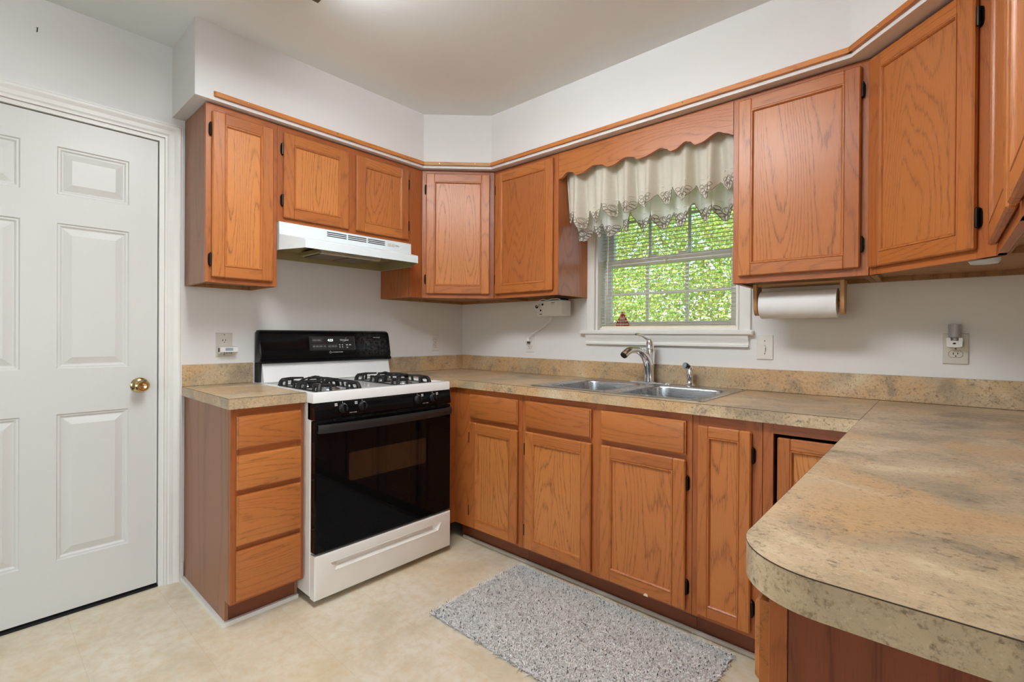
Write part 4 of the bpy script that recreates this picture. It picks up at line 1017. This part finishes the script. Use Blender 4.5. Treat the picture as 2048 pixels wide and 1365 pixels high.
# ------------------------------------------------------------------ range hood
hd = thing('range_hood', 'white under cabinet range hood with vent slots above the range', 'range hood', (0.2, -1.09, 1.57))
hy0, hy1 = -1.4765, -0.7075
plan = lambda x: (hy0, hy1) if x <= 0.315 else (hy0 + (x - 0.315) / 0.165 * 0.056, hy1 - (x - 0.315) / 0.165 * 0.071)
m = MB()
T = lambda x, z: [(x, plan(x)[0], z), (x, plan(x)[1], z)]
secs = [(0.002, 1.6990), (0.322, 1.6990), (0.324, 1.640), (0.474, 1.606), (0.480, 1.602), (0.480, 1.564)]
ids = [[m.addv(p) for p in T(x, z)] for x, z in secs]
for a, b in zip(ids, ids[1:]): m.face([a[0], a[1], b[1], b[0]])
# sides with bottom edge, outer
zb_ = 1.564
for s in (0, 1):
    low = [m.addv((x, plan(x)[s], zb_)) for x in (0.002, 0.322)]
    m.face([ids[0][s], ids[1][s], ids[2][s], low[1], low[0]])
    m.face([low[1], ids[2][s], ids[3][s], ids[4][s], ids[5][s]])
m.build('shell', HOODW, hd, smooth=False, recalc=True)
# inner skin
m = MB(); off = 0.004
inn = [(0.006, zb_ + 0.001), (0.006, 1.612), (0.315, 1.630), (0.468, 1.600), (0.474, 1.598), (0.476, zb_ + 0.001)]
ids2 = [[m.addv((x, plan(x)[0] + off, z)) for x, z in inn], [m.addv((x, plan(x)[1] - off, z)) for x, z in inn]]
for a in range(len(inn) - 1): m.face([ids2[0][a], ids2[0][a + 1], ids2[1][a + 1], ids2[1][a]])
for s in (0, 1):
    lw = m.addv((0.315, plan(0.315)[s] + (off if s == 0 else -off), zb_ + 0.001))
    m.face([ids2[s][0], ids2[s][1], ids2[s][2], lw]); m.face([lw, ids2[s][2], ids2[s][3], ids2[s][4], ids2[s][5]])
m.build('inner_pan', HOODIN, hd, smooth=False)
m = MB(); m.box(0.060, 0.275, -1.255, -0.905, 1.585, 1.606, bev=0.002); m.build('filter_housing', HOODIN, hd)
m = MB(); m.box(0.275, 0.305, -1.255, -0.905, 1.578, 1.612, bev=0.002); m.build('light_lens', plain('hood_lens', (196, 194, 176), 0.4), hd)
m = MB(); m.box(0.075, 0.262, -1.235, -1.085, 1.580, 1.5845); m.box(0.075, 0.262, -1.075, -0.925, 1.580, 1.5845); m.build('grease_filter', FILTER, hd, smooth=False)
m = MB()
for k in range(3):
    ya2 = -1.235 + k * 0.118
    for j in range(3): m.box(0.3225, 0.3242, ya2, ya2 + 0.108, 1.688 - j * 0.0095 - 0.004, 1.688 - j * 0.0095)
m.build('vent_slots', DARK, hd, smooth=False)
m = MB(); m.box(0.3228, 0.3250, -0.872, -0.852, 1.664, 1.682, bev=0.0008); m.box(0.3228, 0.3250, -0.846, -0.826, 1.664, 1.682, bev=0.0008); m.build('rocker_switch', PLATE, hd)
m = MB(); m.box(0.3232, 0.3240, -0.820, -0.795, 1.670, 1.6715); m.box(0.3232, 0.3240, -0.820, -0.80, 1.675, 1.6765); m.build('label_mark', GREYB, hd, smooth=False)

# ------------------------------------------------------------------ outlets, switch, plug-in things
def plate(name, label, cat, fr, u, z, w_, h_, mat, kind, group=None):
    t = thing(name, label, cat, tuple(fr((u, 0, z))))
    m = MB(fr); m.newoff()
    m.loft([[(u - w_ / 2 + a, n_, z - h_ / 2 + a), (u + w_ / 2 - a, n_, z - h_ / 2 + a), (u + w_ / 2 - a, n_, z + h_ / 2 - a), (u - w_ / 2 + a, n_, z + h_ / 2 - a)] for a, n_ in ((0, 0.0005), (0, 0.003), (0.003, 0.0055))], True, True)
    m.build('wall_plate', mat, t)
    if kind == 'duplex':
        for zz in (0.020, -0.020):
            m = MB(fr); pts = arc(u + 0.006, z + zz, 0.0135, -62, 62, 6) + arc(u - 0.006, z + zz, 0.0135, 118, 242, 6)
            m.prism(pts, 0.0056, 0.0072, 'y'); rc = m.build('receptacle', mat, t, smooth=False)
            m = MB(fr)
            m.box(u - 0.0075, u - 0.0050, 0.0073, 0.0077, z + zz - 0.002, z + zz + 0.006); m.box(u + 0.0045, u + 0.0070, 0.0073, 0.0077, z + zz - 0.001, z + zz + 0.006)
            m.box(u - 0.002, u + 0.002, 0.0073, 0.0077, z + zz - 0.009, z + zz - 0.005); m.build('slots', DARK, rc, smooth=False)
            m = MB(fr); ring = arc(u + 0.006, z + zz, 0.0142, -62, 62, 6) + arc(u - 0.006, z + zz, 0.0142, 118, 242, 6)
            q = MB(); q.tube([fr((a, 0.0057, b)) for a, b in ring + ring[:1]], 0.0005, 4); q.build('outline', GREYB, rc)
    elif kind == 'gfci':
        m = MB(fr); m.box(u - 0.0165, u + 0.0165, 0.0056, 0.0075, z - 0.033, z + 0.033, bev=0.001); rc = m.build('receptacle', mat, t)
        m = MB(fr)
        for zz in (0.02, -0.02):
            m.box(u - 0.0085, u - 0.0055, 0.0076, 0.008, z + zz - 0.002, z + zz + 0.006); m.box(u - 0.0115, u - 0.0055, 0.0076, 0.008, z + zz + 0.001, z + zz + 0.003)
            m.box(u + 0.0045, u + 0.0070, 0.0076, 0.008, z + zz - 0.002, z + zz + 0.006); m.box(u - 0.002, u + 0.002, 0.0076, 0.008, z + zz - 0.010, z + zz - 0.006)
        m.build('slots', DARK, rc, smooth=False)
    elif kind == 'switch':
        m = MB(fr); m.box(u - 0.005, u + 0.005, 0.0056, 0.0066, z - 0.012, z + 0.012); m.build('slot', PLATE, t, smooth=False)
        m = MB(fr); V = [m.addv(p) for p in ((u - 0.004, 0.0062, z - 0.010), (u + 0.004, 0.0062, z - 0.010), (u + 0.004, 0.0062, z + 0.004), (u - 0.004, 0.0062, z + 0.004), (u - 0.0035, 0.018, z - 0.013), (u + 0.0035, 0.018, z - 0.013), (u + 0.0035, 0.016, z - 0.004), (u - 0.0035, 0.016, z - 0.004))]
        for q in ((0, 1, 2, 3), (4, 5, 6, 7), (0, 1, 5, 4), (1, 2, 6, 5), (2, 3, 7, 6), (3, 0, 4, 7)): m.face([V[i] for i in q])
        m.build('toggle', PLATEW, t, smooth=False)
    for zz in ((0.0295, -0.0295) if kind == 'switch' else ((h_ * 0.42, -h_ * 0.42) if kind == 'gfci' else (0.0,))):
        MB().lathe([(0.0026, 0), (0.0026, 0.001), (0.001, 0.0018)], fr((u, 0.0055, z + zz)), fr.N, 8).build('screw', GREYB, t)
    return t
wL = Frame((0, 0, 0), (0, 1, 0)); wS = Frame((0, 0, 0), (1, 0, 0))
plate('wall_outlet', 'metal coloured outlet plate over the left counter with a white plug-in device', 'outlet', wL, -1.607, 1.108, 0.074, 0.118, PLATE, 'gfci')
plate('wall_outlet', 'almond outlet on the range wall near the room corner', 'outlet', wL, -0.262, 1.105, 0.070, 0.114, PLATEW, 'duplex')
plate('wall_outlet', 'white outlet with a plugged-in cord left of the window', 'outlet', wS, 0.655, 1.108, 0.070, 0.114, PLATEW, 'duplex')
plate('wall_outlet', 'almond outlet with a clear night light at the far right', 'outlet', wS, 2.712, 1.124, 0.072, 0.115, PLATE, 'duplex')
plate('light_switch', 'single almond toggle switch right of the window sill', 'light switch', wS, 2.063, 1.115, 0.070, 0.114, PLATEW, 'switch')
# plug-in digital device on the left outlet
dv = thing('plug_in_monitor', 'white plug-in digital monitor in the outlet above the left counter', 'monitor', (0.02, -1.59, 1.087))
m = MB(); m.prism([(0.0085, 1.064), (0.030, 1.064), (0.042, 1.072), (0.040, 1.096), (0.0085, 1.1)], -1.634, -1.556, 'y'); m.build('housing', PLASW, dv, ang=20)
m = MB(); m.prism([(0.0417, 1.078), (0.0412, 1.092), (0.0404, 1.092), (0.0404, 1.078)], -1.612, -1.578, 'y'); m.build('lcd_screen', LCD, dv, smooth=False)
m = MB()
for i in range(4): m.box(0.0345, 0.0385, -1.618 + i * 0.010, -1.612 + i * 0.010, 1.0655, 1.0695)
m.build('button_row', GREYB, dv, smooth=False)
m = MB(); m.box(0.010, 0.026, -1.6348, -1.6342, 1.072, 1.092); m.build('side_vent', DARK, dv, smooth=False)
# night light on the right outlet
nl = thing('night_light', 'white plug-in night light with a clear shade at the far right outlet', 'night light', (2.708, -0.02, 1.16))
m = MB(wS); m.prism([(2.686, 1.134), (2.692, 1.131), (2.708, 1.1295), (2.724, 1.131), (2.730, 1.134), (2.731, 1.164), (2.720, 1.165), (2.719, 1.154), (2.698, 1.154), (2.697, 1.165), (2.685, 1.164)], 0.0085, 0.034, 'y'); m.build('housing', PLASW, nl, smooth=False)
m = MB(); ring = []
cc = (2.709, -0.022)
m.lathe([(0.0, 0), (0.0095, 0.0), (0.0095, 0.008), (0.0175, 0.012), (0.0185, 0.060), (0.0, 0.062)], (2.7085, -0.0225, 1.1555), (0, 0, 1), 20); m.build('clear_shade', CLEARP, nl)
m = MB(wS); m.prism([(2.708 + 0.005 * math.cos(t), 1.144 + 0.003 * math.sin(t)) for t in [i * math.pi / 6 for i in range(12)]], 0.034, 0.0345, 'y'); m.build('light_sensor', DARK, nl, smooth=False)
# white radio like device hung below the cabinet, with its cord
rd = thing('under_cabinet_radio', 'small white electronic box hung under the cabinet left of the window', 'radio', (0.88, -0.12, 1.33))
x0, x1, z0, z1 = 0.818, 1.008, 1.280, 1.3855
m = MB(); m.box(x0, x1, -0.135, -0.045, z0, z1 - 0.012, bev=0.004); m.build('case', PLASW, rd)
m = MB(); m.box(x0 + 0.01, x1 - 0.01, -0.115, -0.06, z1 - 0.0125, z1 - 0.0005); m.build('mounting_bracket', DARK, rd, smooth=False)
m = MB(); m.tube([(0.832, -0.1351, 1.338), (0.832, -0.152, 1.338)], 0.016, 14); m.build('plug_end', PLASW, rd)
m = MB(); m.tube([(0.832, -0.152, 1.338), (0.832, -0.1545, 1.338)], 0.011, 12); m.tube([(0.862, -0.1352, 1.350), (0.862, -0.137, 1.350)], 0.007, 10); m.tube([(0.848, -0.1352, 1.315), (0.848, -0.137, 1.315)], 0.006, 10); m.build('jack', DARK, rd)
m = MB(); m.box(0.838, 0.860, -0.1362, -0.1352, 1.290, 1.294); m.box(0.926, 0.954, -0.1362, -0.1352, 1.358, 1.361); m.box(0.926, 0.950, -0.1362, -0.1352, 1.351, 1.3525); m.build('label_mark', INKD, rd, smooth=False)
m = MB(); m.tube([(0.834, -0.156, 1.338), (0.850, -0.165, 1.352), (0.866, -0.165, 1.374), (0.872, -0.150, 1.380), (0.900, -0.14, 1.3755), (0.940, -0.14, 1.3800), (0.98, -0.14, 1.3800), (0.998, -0.14, 1.3745)], 0.003, 7); m.build('cord', PLASW, rd)
pc = thing('power_cord', 'white power cord running down to the outlet left of the window', 'cord', (0.70, -0.03, 1.2))
m = MB(); m.tube([(0.872, -0.060, 1.2785), (0.862, -0.050, 1.262), (0.80, -0.030, 1.225), (0.735, -0.022, 1.192), (0.69, -0.024, 1.170), (0.668, -0.030, 1.150), (0.660, -0.032, 1.143)], 0.0032, 7); m.build('cable', PLASW, pc)
m = MB(wS); m.box(0.645, 0.668, 0.0082, 0.036, 1.122, 1.144, bev=0.004); m.build('plug', PLASW, pc)
m = MB(wS); m.box(0.646, 0.664, 0.0095, 0.024, 1.110, 1.1215, bev=0.003); m.build('adapter', GREYB, pc)

# ------------------------------------------------------------------ paper towel holder and roll
ph = thing('paper_towel_holder', 'wooden paper towel holder screwed under the cabinet right of the window', 'paper towel holder', (2.24, -0.16, 1.38))
tz, ty, tr = 1.300, -0.175, 0.058
for x in (2.075, 2.385):
    m = MB(); prof = [(ty - 0.042, 1.3865), (ty + 0.042, 1.3865)] + [(ty + 0.034 * math.cos(math.radians(a)), tz - 0.012 + 0.034 * math.sin(math.radians(a))) for a in range(0, -181, -20)]
    m.prism(prof, x - 0.007, x + 0.007, 'x', 'z'); m.build('bracket', PINE, ph, ang=30)
m = MB(); m.box(2.083, 2.377, ty - 0.03, ty + 0.03, 1.378, 1.3865, 'x'); m.build('top_rail', PINE, ph, smooth=False)
m = MB(); m.tube([(2.083, ty, tz), (2.377, ty, tz)], 0.012, 12); m.build('dowel', PINE, ph)
pt = thing('paper_towel_roll', 'white paper towel roll on the wooden holder under the cabinet', 'paper towels', (2.23, ty, tz))
m = MB(); N = 40; a0, a1 = 2.092, 2.368
def rp(x, k, r0=tr): 
    a = 2 * math.pi * k / N; r = r0 + 0.0012 * math.sin(x * 90 + k * 1.7) * math.sin(k * 0.9)
    return (x, ty + r * math.cos(a), tz + r * math.sin(a))
m.loft([[(a0, ty + 0.02 * math.cos(2 * math.pi * k / N), tz + 0.02 * math.sin(2 * math.pi * k / N)) for k in range(N)]] + [[rp(a0 + (a1 - a0) * i / 24, k) for k in range(N)] for i in range(25)] + [[(a1, ty + 0.02 * math.cos(2 * math.pi * k / N), tz + 0.02 * math.sin(2 * math.pi * k / N)) for k in range(N)]], True, False)
m.build('paper', PAPER, pt, ang=50)
m = MB(); m.tube([(a0 + 0.001, ty, tz), (a1 - 0.001, ty, tz)], 0.0198, 16); m.build('cardboard_core', plain('cardboard', (170, 140, 104), 0.8), pt)

# ------------------------------------------------------------------ curtain over the window
cu = thing('window_curtain', 'gathered cream cutwork curtain valance with scalloped lace edge over the sink window', 'curtain', (1.56, -0.24, 1.9))
ca, cb = 1.110, 2.008
def fold(u):
    t = u * 2 * math.pi * 6.5 + 0.6 + 0.9 * math.sin(u * 2 * math.pi * 2.3)
    return 0.026 * math.sin(t + 0.55 * math.sin(t)) + 0.007 * math.sin(u * 2 * math.pi * 15.0 + 1.9)
tipsF = [(0.03, 0.045, 1.775), (0.115, 0.06, 1.735), (0.215, 0.055, 1.755), (0.32, 0.05, 1.775), (0.425, 0.055, 1.77), (0.535, 0.06, 1.785), (0.64, 0.05, 1.79), (0.745, 0.05, 1.785), (0.86, 0.06, 1.778), (0.965, 0.05, 1.80)]
tipsB = [(0.10, 0.06, 1.672), (0.20, 0.05, 1.69), (0.29, 0.065, 1.675), (0.385, 0.04, 1.70), (0.485, 0.055, 1.685), (0.60, 0.06, 1.688), (0.71, 0.062, 1.682), (0.83, 0.05, 1.69), (0.925, 0.06, 1.685)]
def edge(u, tips, valley):
    z = valley
    for (c, hw, zt2) in tips:
        f = abs(u - c) / hw
        if f < 1:
            lob = (1 - f ** 1.5) ** 0.95 * 0.94 + 0.06 * abs(math.sin(f * math.pi * 2.5))
            z = min(z, valley + (zt2 - valley) * min(1, lob))
    return z
def Fp(u, v, tips=tipsF, y0=-0.258, valley=1.862, amp=1.0, ztop=2.085):
    zb2 = edge(u, tips, valley); z = ztop + (zb2 - ztop) * v
    return (ca + (cb - ca) * u + 0.004 * math.sin(u * 60 + 1) * v, y0 + fold(u) * amp * (0.5 + 0.7 * v) + 0.012 * v * (1 - 0.6 * u), z)
fB_ = lambda u, v: Fp(u, v, tipsB, -0.205, 1.785, 1.0, 2.06)
m = MB(); m.sheet(Fp, 240, 14); cc_ = m.build('gathered_cloth', CLOTH, cu, recalc=False, ang=60)
m = MB(); m.sheet(fB_, 240, 14); lc = m.build('lace_layer', LACE, cu, recalc=False, ang=60)
m = MB(); m.tube([(ca - 0.006, -0.235, 2.082), (cb + 0.003, -0.235, 2.082)], 0.006, 8); m.build('curtain_rod', PLASW, cu)
def emb(fn, tips, valley, y0, ztop, par, r, dense):
    m = MB()
    pts = [fn(i / 420, 1.0) for i in range(421)]
    m.tube([(p[0], p[1] - 0.001, p[2]) for p in pts], r, 4)
    def at(u, z):
        u = min(max(u, 0.002), 0.998); zb2 = edge(u, tips, valley); v = (z - ztop) / (zb2 - ztop); p = fn(u, min(max(v, 0), 0.999)); return (p[0], p[1] - 0.0018, p[2])
    L = cb - ca
    def WT(*a_):
        m.cur = 1; m.tube(*a_); m.cur = 0
    def loop(cu_, cz, ru, rz, rot=0.0, n=12, mb=None):
        P = []
        for k in range(n + 1):
            t = 2 * math.pi * k / n; a, b = ru * math.cos(t), rz * math.sin(t); a, b = a * math.cos(rot) - b * math.sin(rot), a * math.sin(rot) + b * math.cos(rot)
            P.append(at(cu_ + a / L, cz + b))
        (mb or m).tube(P, r, 4, caps=False)
    for (c, hw, zt2) in tips:
        zc = zt2 + 0.048
        loop(c, zc, 0.013, 0.017); loop(c + 0.001, zc + 0.002, 0.006, 0.010, 0.5)
        for k in range(5):
            a = math.radians(200 + k * 35); loop(c + 0.022 * math.cos(a) / L, zc + 0.024 * math.sin(a) + 0.002, 0.0095, 0.0085, a)
        loop(c, zt2 + 0.017, 0.006, 0.011)
        for s in (-1, 1):
            loop(c + s * 0.024 / L, zc + 0.012, 0.010, 0.008, s * 0.4)
            if dense: loop(c + s * 0.033 / L, zc - 0.004, 0.008, 0.0075, 0.0)
        # bright cut-outs
        z = zc + 0.040
        for s in (-1, 1):
            P = [at(c + s * (0.008 + 0.006 * q) / L, z + 0.006 * math.sin(q * 0.9)) for q in range(4)]
            WT([(p[0], p[1] - 0.0008, p[2]) for p in P], [0.0006, 0.0022, 0.0022, 0.0006], 5)
        p = at(c, zt2 + 0.017); WT([(p[0], p[1] - .0006, p[2] - 0.006), (p[0], p[1] - .0006, p[2]), (p[0], p[1] - .0006, p[2] + 0.006)], [0.0005, 0.0028, 0.0005], 5)
    m.build('embroidery', [THREAD, THREADW], par)
emb(Fp, tipsF, 1.862, -0.262, 2.085, cc_, 0.0009, False)
emb(fB_, tipsB, 1.785, -0.205, 2.06, lc, 0.0014, True)

# ------------------------------------------------------------------ ceiling light (only one corner reaches the picture)
fl = thing('ceiling_light', 'fluorescent ceiling fixture with a dark end cap at the top edge', 'ceiling light', (1.53, -1.812, ZC))
fy0, fy1, fzb = -1.945, -1.601, 2.384; fxa, fxb = 0.951, 2.17
m = MB(); lens = [(fy0, ZC - 0.0008), (fy0, fzb + 0.030), (fy0 + 0.012, fzb + 0.012), (fy0 + 0.035, fzb + 0.004), (fy1 - 0.035, fzb + 0.004), (fy1 - 0.012, fzb + 0.012), (fy1, fzb + 0.030), (fy1, ZC - 0.0008)]
A = [m.addv((fxa + 0.0245, *p)) for p in lens]; B = [m.addv((fxb - 0.0245, *p)) for p in lens]
for i in range(len(lens) - 1):
    m.cur = 1 if i in (0, 1, 5, 6) else 0; m.face([A[i], A[i + 1], B[i + 1], B[i]])
m.build('diffuser', [TUBE, TUBES], fl, smooth=False)
pp = [(fy0 - 0.004, fzb + 0.02), (fy0 + 0.018, fzb), (fy1 + 0.002, fzb), (fy1 + 0.004, fzb + 0.004), (fy1 + 0.004, ZC - 0.0008), (fy0 - 0.004, ZC - 0.0008)]
m = MB(); m.prism(pp, fxa, fxa + 0.024, 'x'); m.build('end_cap', GREYM, fl, smooth=False)
m = MB(); m.prism(pp, fxb - 0.024, fxb, 'x'); m.build('end_cap', GREYM, fl, smooth=False)

# ------------------------------------------------------------------ rug
rx0, rx1, ry0_, ry1_ = 1.088, 2.120, -1.176, -0.600
rng = np.random.default_rng(5); nb = 62000
bx = rng.uniform(rx0, rx1, nb); by_ = rng.uniform(ry0_, ry1_, nb)
row = 0.5 + 0.5 * np.sin((bx - rx0) * 2 * np.pi / 0.115)
L = rng.uniform(0.007, 0.013, nb); lean = rng.normal(0, 0.85, (nb, 2)); wd = rng.uniform(0.0008, 0.0015, nb)
tone = rng.random(nb)
white = np.array([0.99, 0.965, 0.92]); grey = np.array([0.50, 0.48, 0.46]); dk = np.array([0.055, 0.05, 0.05]); tan = np.array([0.62, 0.53, 0.44])
patch = 0.5 + 0.5 * np.sin(bx * 9 + 1.0) * np.sin(by_ * 13 + bx * 4)
cols_ = np.where((tone < 0.84)[:, None], white * rng.uniform(0.88, 1.03, nb)[:, None], grey)
cols_ = np.where(((tone > 0.92) & (tone < 0.955) & (patch > 0.6))[:, None], tan, cols_)
cols_ = np.where((tone > 0.964)[:, None], dk, cols_); wd = np.where(tone > 0.964, wd * 1.5, wd); L = np.where(tone > 0.964, L * 0.6 + 0.006, L); lean = np.where((tone > 0.964)[:, None], lean * 0.35, lean)
ang = rng.uniform(0, np.pi, nb); dx, dy_ = np.cos(ang) * wd, np.sin(ang) * wd
base_z = np.full(nb, 0.005)
V = np.zeros((nb, 4, 3)); tipx = bx + lean[:, 0] * L; tipy = by_ + lean[:, 1] * L; tz_ = base_z + L * rng.uniform(0.25, 0.85, nb)
V[:, 0] = np.stack([bx - dx, by_ - dy_, base_z], 1); V[:, 1] = np.stack([bx + dx, by_ + dy_, base_z], 1)
V[:, 2] = np.stack([tipx + dx * .7, tipy + dy_ * .7, tz_], 1); V[:, 3] = np.stack([tipx - dx * .7, tipy - dy_ * .7, tz_], 1)
verts = V.reshape(-1, 3); faces = np.arange(nb * 4).reshape(-1, 4)
nbx = 8
bv = np.array([[x, y, z] for z in (0.0012, 0.006) for x, y in ((rx0 + .004, ry0_ + .004), (rx1 - .004, ry0_ + .004), (rx1 - .004, ry1_ - .004), (rx0 + .004, ry1_ - .004))])
bf = np.array([[0, 3, 2, 1], [4, 5, 6, 7], [0, 1, 5, 4], [1, 2, 6, 5], [2, 3, 7, 6], [3, 0, 4, 7]]) + len(verts)
allv = np.concatenate([verts, bv]); allf = np.concatenate([faces, bf])
allc = np.concatenate([np.repeat(cols_, 4, 0), np.tile(np.array([[0.92, 0.90, 0.87]]), (8, 1))])
me = bpy.data.meshes.new('shag_rug'); me.from_pydata(allv.tolist(), [], allf.tolist()); me.update()
ca_ = me.color_attributes.new('col', 'FLOAT_COLOR', 'POINT'); ca_.data.foreach_set('color', np.concatenate([np.clip(allc, 0, 1), np.ones((len(allc), 1))], 1).astype(np.float32).ravel())
me.materials.append(SHAG)
ro = bpy.data.objects.new('shag_rug', me); COL.objects.link(ro)
tag(ro, 'white and grey speckled shag rug on the floor before the sink cabinets', 'rug')

# ------------------------------------------------------------------ outdoors
struct(MB().box(-30, 30, 0.2, 40, -0.7, -0.6).build('lawn', GRASS, smooth=False), 'green lawn outside the window', 'lawn')
nl_ = 230000
cen = []
for i in range(280):
    y = rng.uniform(4.0, 6.5); cen.append((-6.5 + (i % 20) * 0.49 + rng.uniform(-.3, .3), y, -0.3 + (i // 20) * 0.40 + rng.uniform(-.25, .25), rng.uniform(0.4, 0.85)))
cen = np.array(cen); ci = rng.integers(0, len(cen), nl_)
d3 = rng.normal(0, 1, (nl_, 3)); d3 /= np.linalg.norm(d3, axis=1)[:, None]; rad = cen[ci, 3] * rng.uniform(0.4, 1.0, nl_) ** 0.5
P = cen[ci, :3] + d3 * rad[:, None] * np.array([1.2, 0.9, 0.8]); P[:, 1] = np.maximum(P[:, 1], 2.6)
sz = rng.uniform(0.012, 0.034, nl_); a1 = rng.normal(0, 1, (nl_, 3)); a1 /= np.linalg.norm(a1, axis=1)[:, None]; a2 = np.cross(a1, rng.normal(0, 1, (nl_, 3))); a2 /= np.linalg.norm(a2, axis=1)[:, None]
nbk = 60000; P[:nbk] = np.stack([rng.uniform(-9.5, 4.5, nbk), rng.uniform(7.2, 8.4, nbk), rng.uniform(-0.5, 6.2, nbk)], 1); sz[:nbk] = rng.uniform(0.04, 0.09, nbk)
Q = np.stack([P + a1 * sz[:, None], P + a2 * sz[:, None] * .55, P - a1 * sz[:, None], P - a2 * sz[:, None] * .55], 1)
lc_ = np.stack([rng.uniform(0.44, 0.74, nl_), rng.uniform(0.62, 0.82, nl_), rng.uniform(0.12, 0.32, nl_)], 1)
lc_ = lc_ * rng.uniform(0.55, 1.1, len(cen))[ci][:, None]
lc_ = np.where((rng.random(nl_) < 0.05)[:, None], np.array([0.45, 0.30, 0.20]), lc_)
me = bpy.data.meshes.new('foliage'); me.from_pydata(Q.reshape(-1, 3).tolist(), [], np.arange(nl_ * 4).reshape(-1, 4).tolist()); me.update()
ca_ = me.color_attributes.new('col', 'FLOAT_COLOR', 'POINT'); ca_.data.foreach_set('color', np.concatenate([np.repeat(lc_, 4, 0), np.ones((nl_ * 4, 1))], 1).astype(np.float32).ravel())
me.materials.append(LEAF); fo = bpy.data.objects.new('foliage', me); COL.objects.link(fo)
tag(fo, 'sunlit green tree foliage seen through the window', 'foliage', kind='stuff')

# ------------------------------------------------------------------ lettering to plain meshes
bpy.context.view_layer.update()
dg = bpy.context.evaluated_depsgraph_get()
for o in [o for o in bpy.data.objects if o.type == 'FONT']:
    me = bpy.data.meshes.new_from_object(o.evaluated_get(dg)); nm = o.name
    q = bpy.data.objects.new('tmp', me); COL.objects.link(q); q.parent = o.parent; q.location = o.location; q.rotation_euler = o.rotation_euler
    if not me.materials: me.materials.append(INK)
    cu_ = o.data; bpy.data.objects.remove(o); bpy.data.curves.remove(cu_); q.name = nm
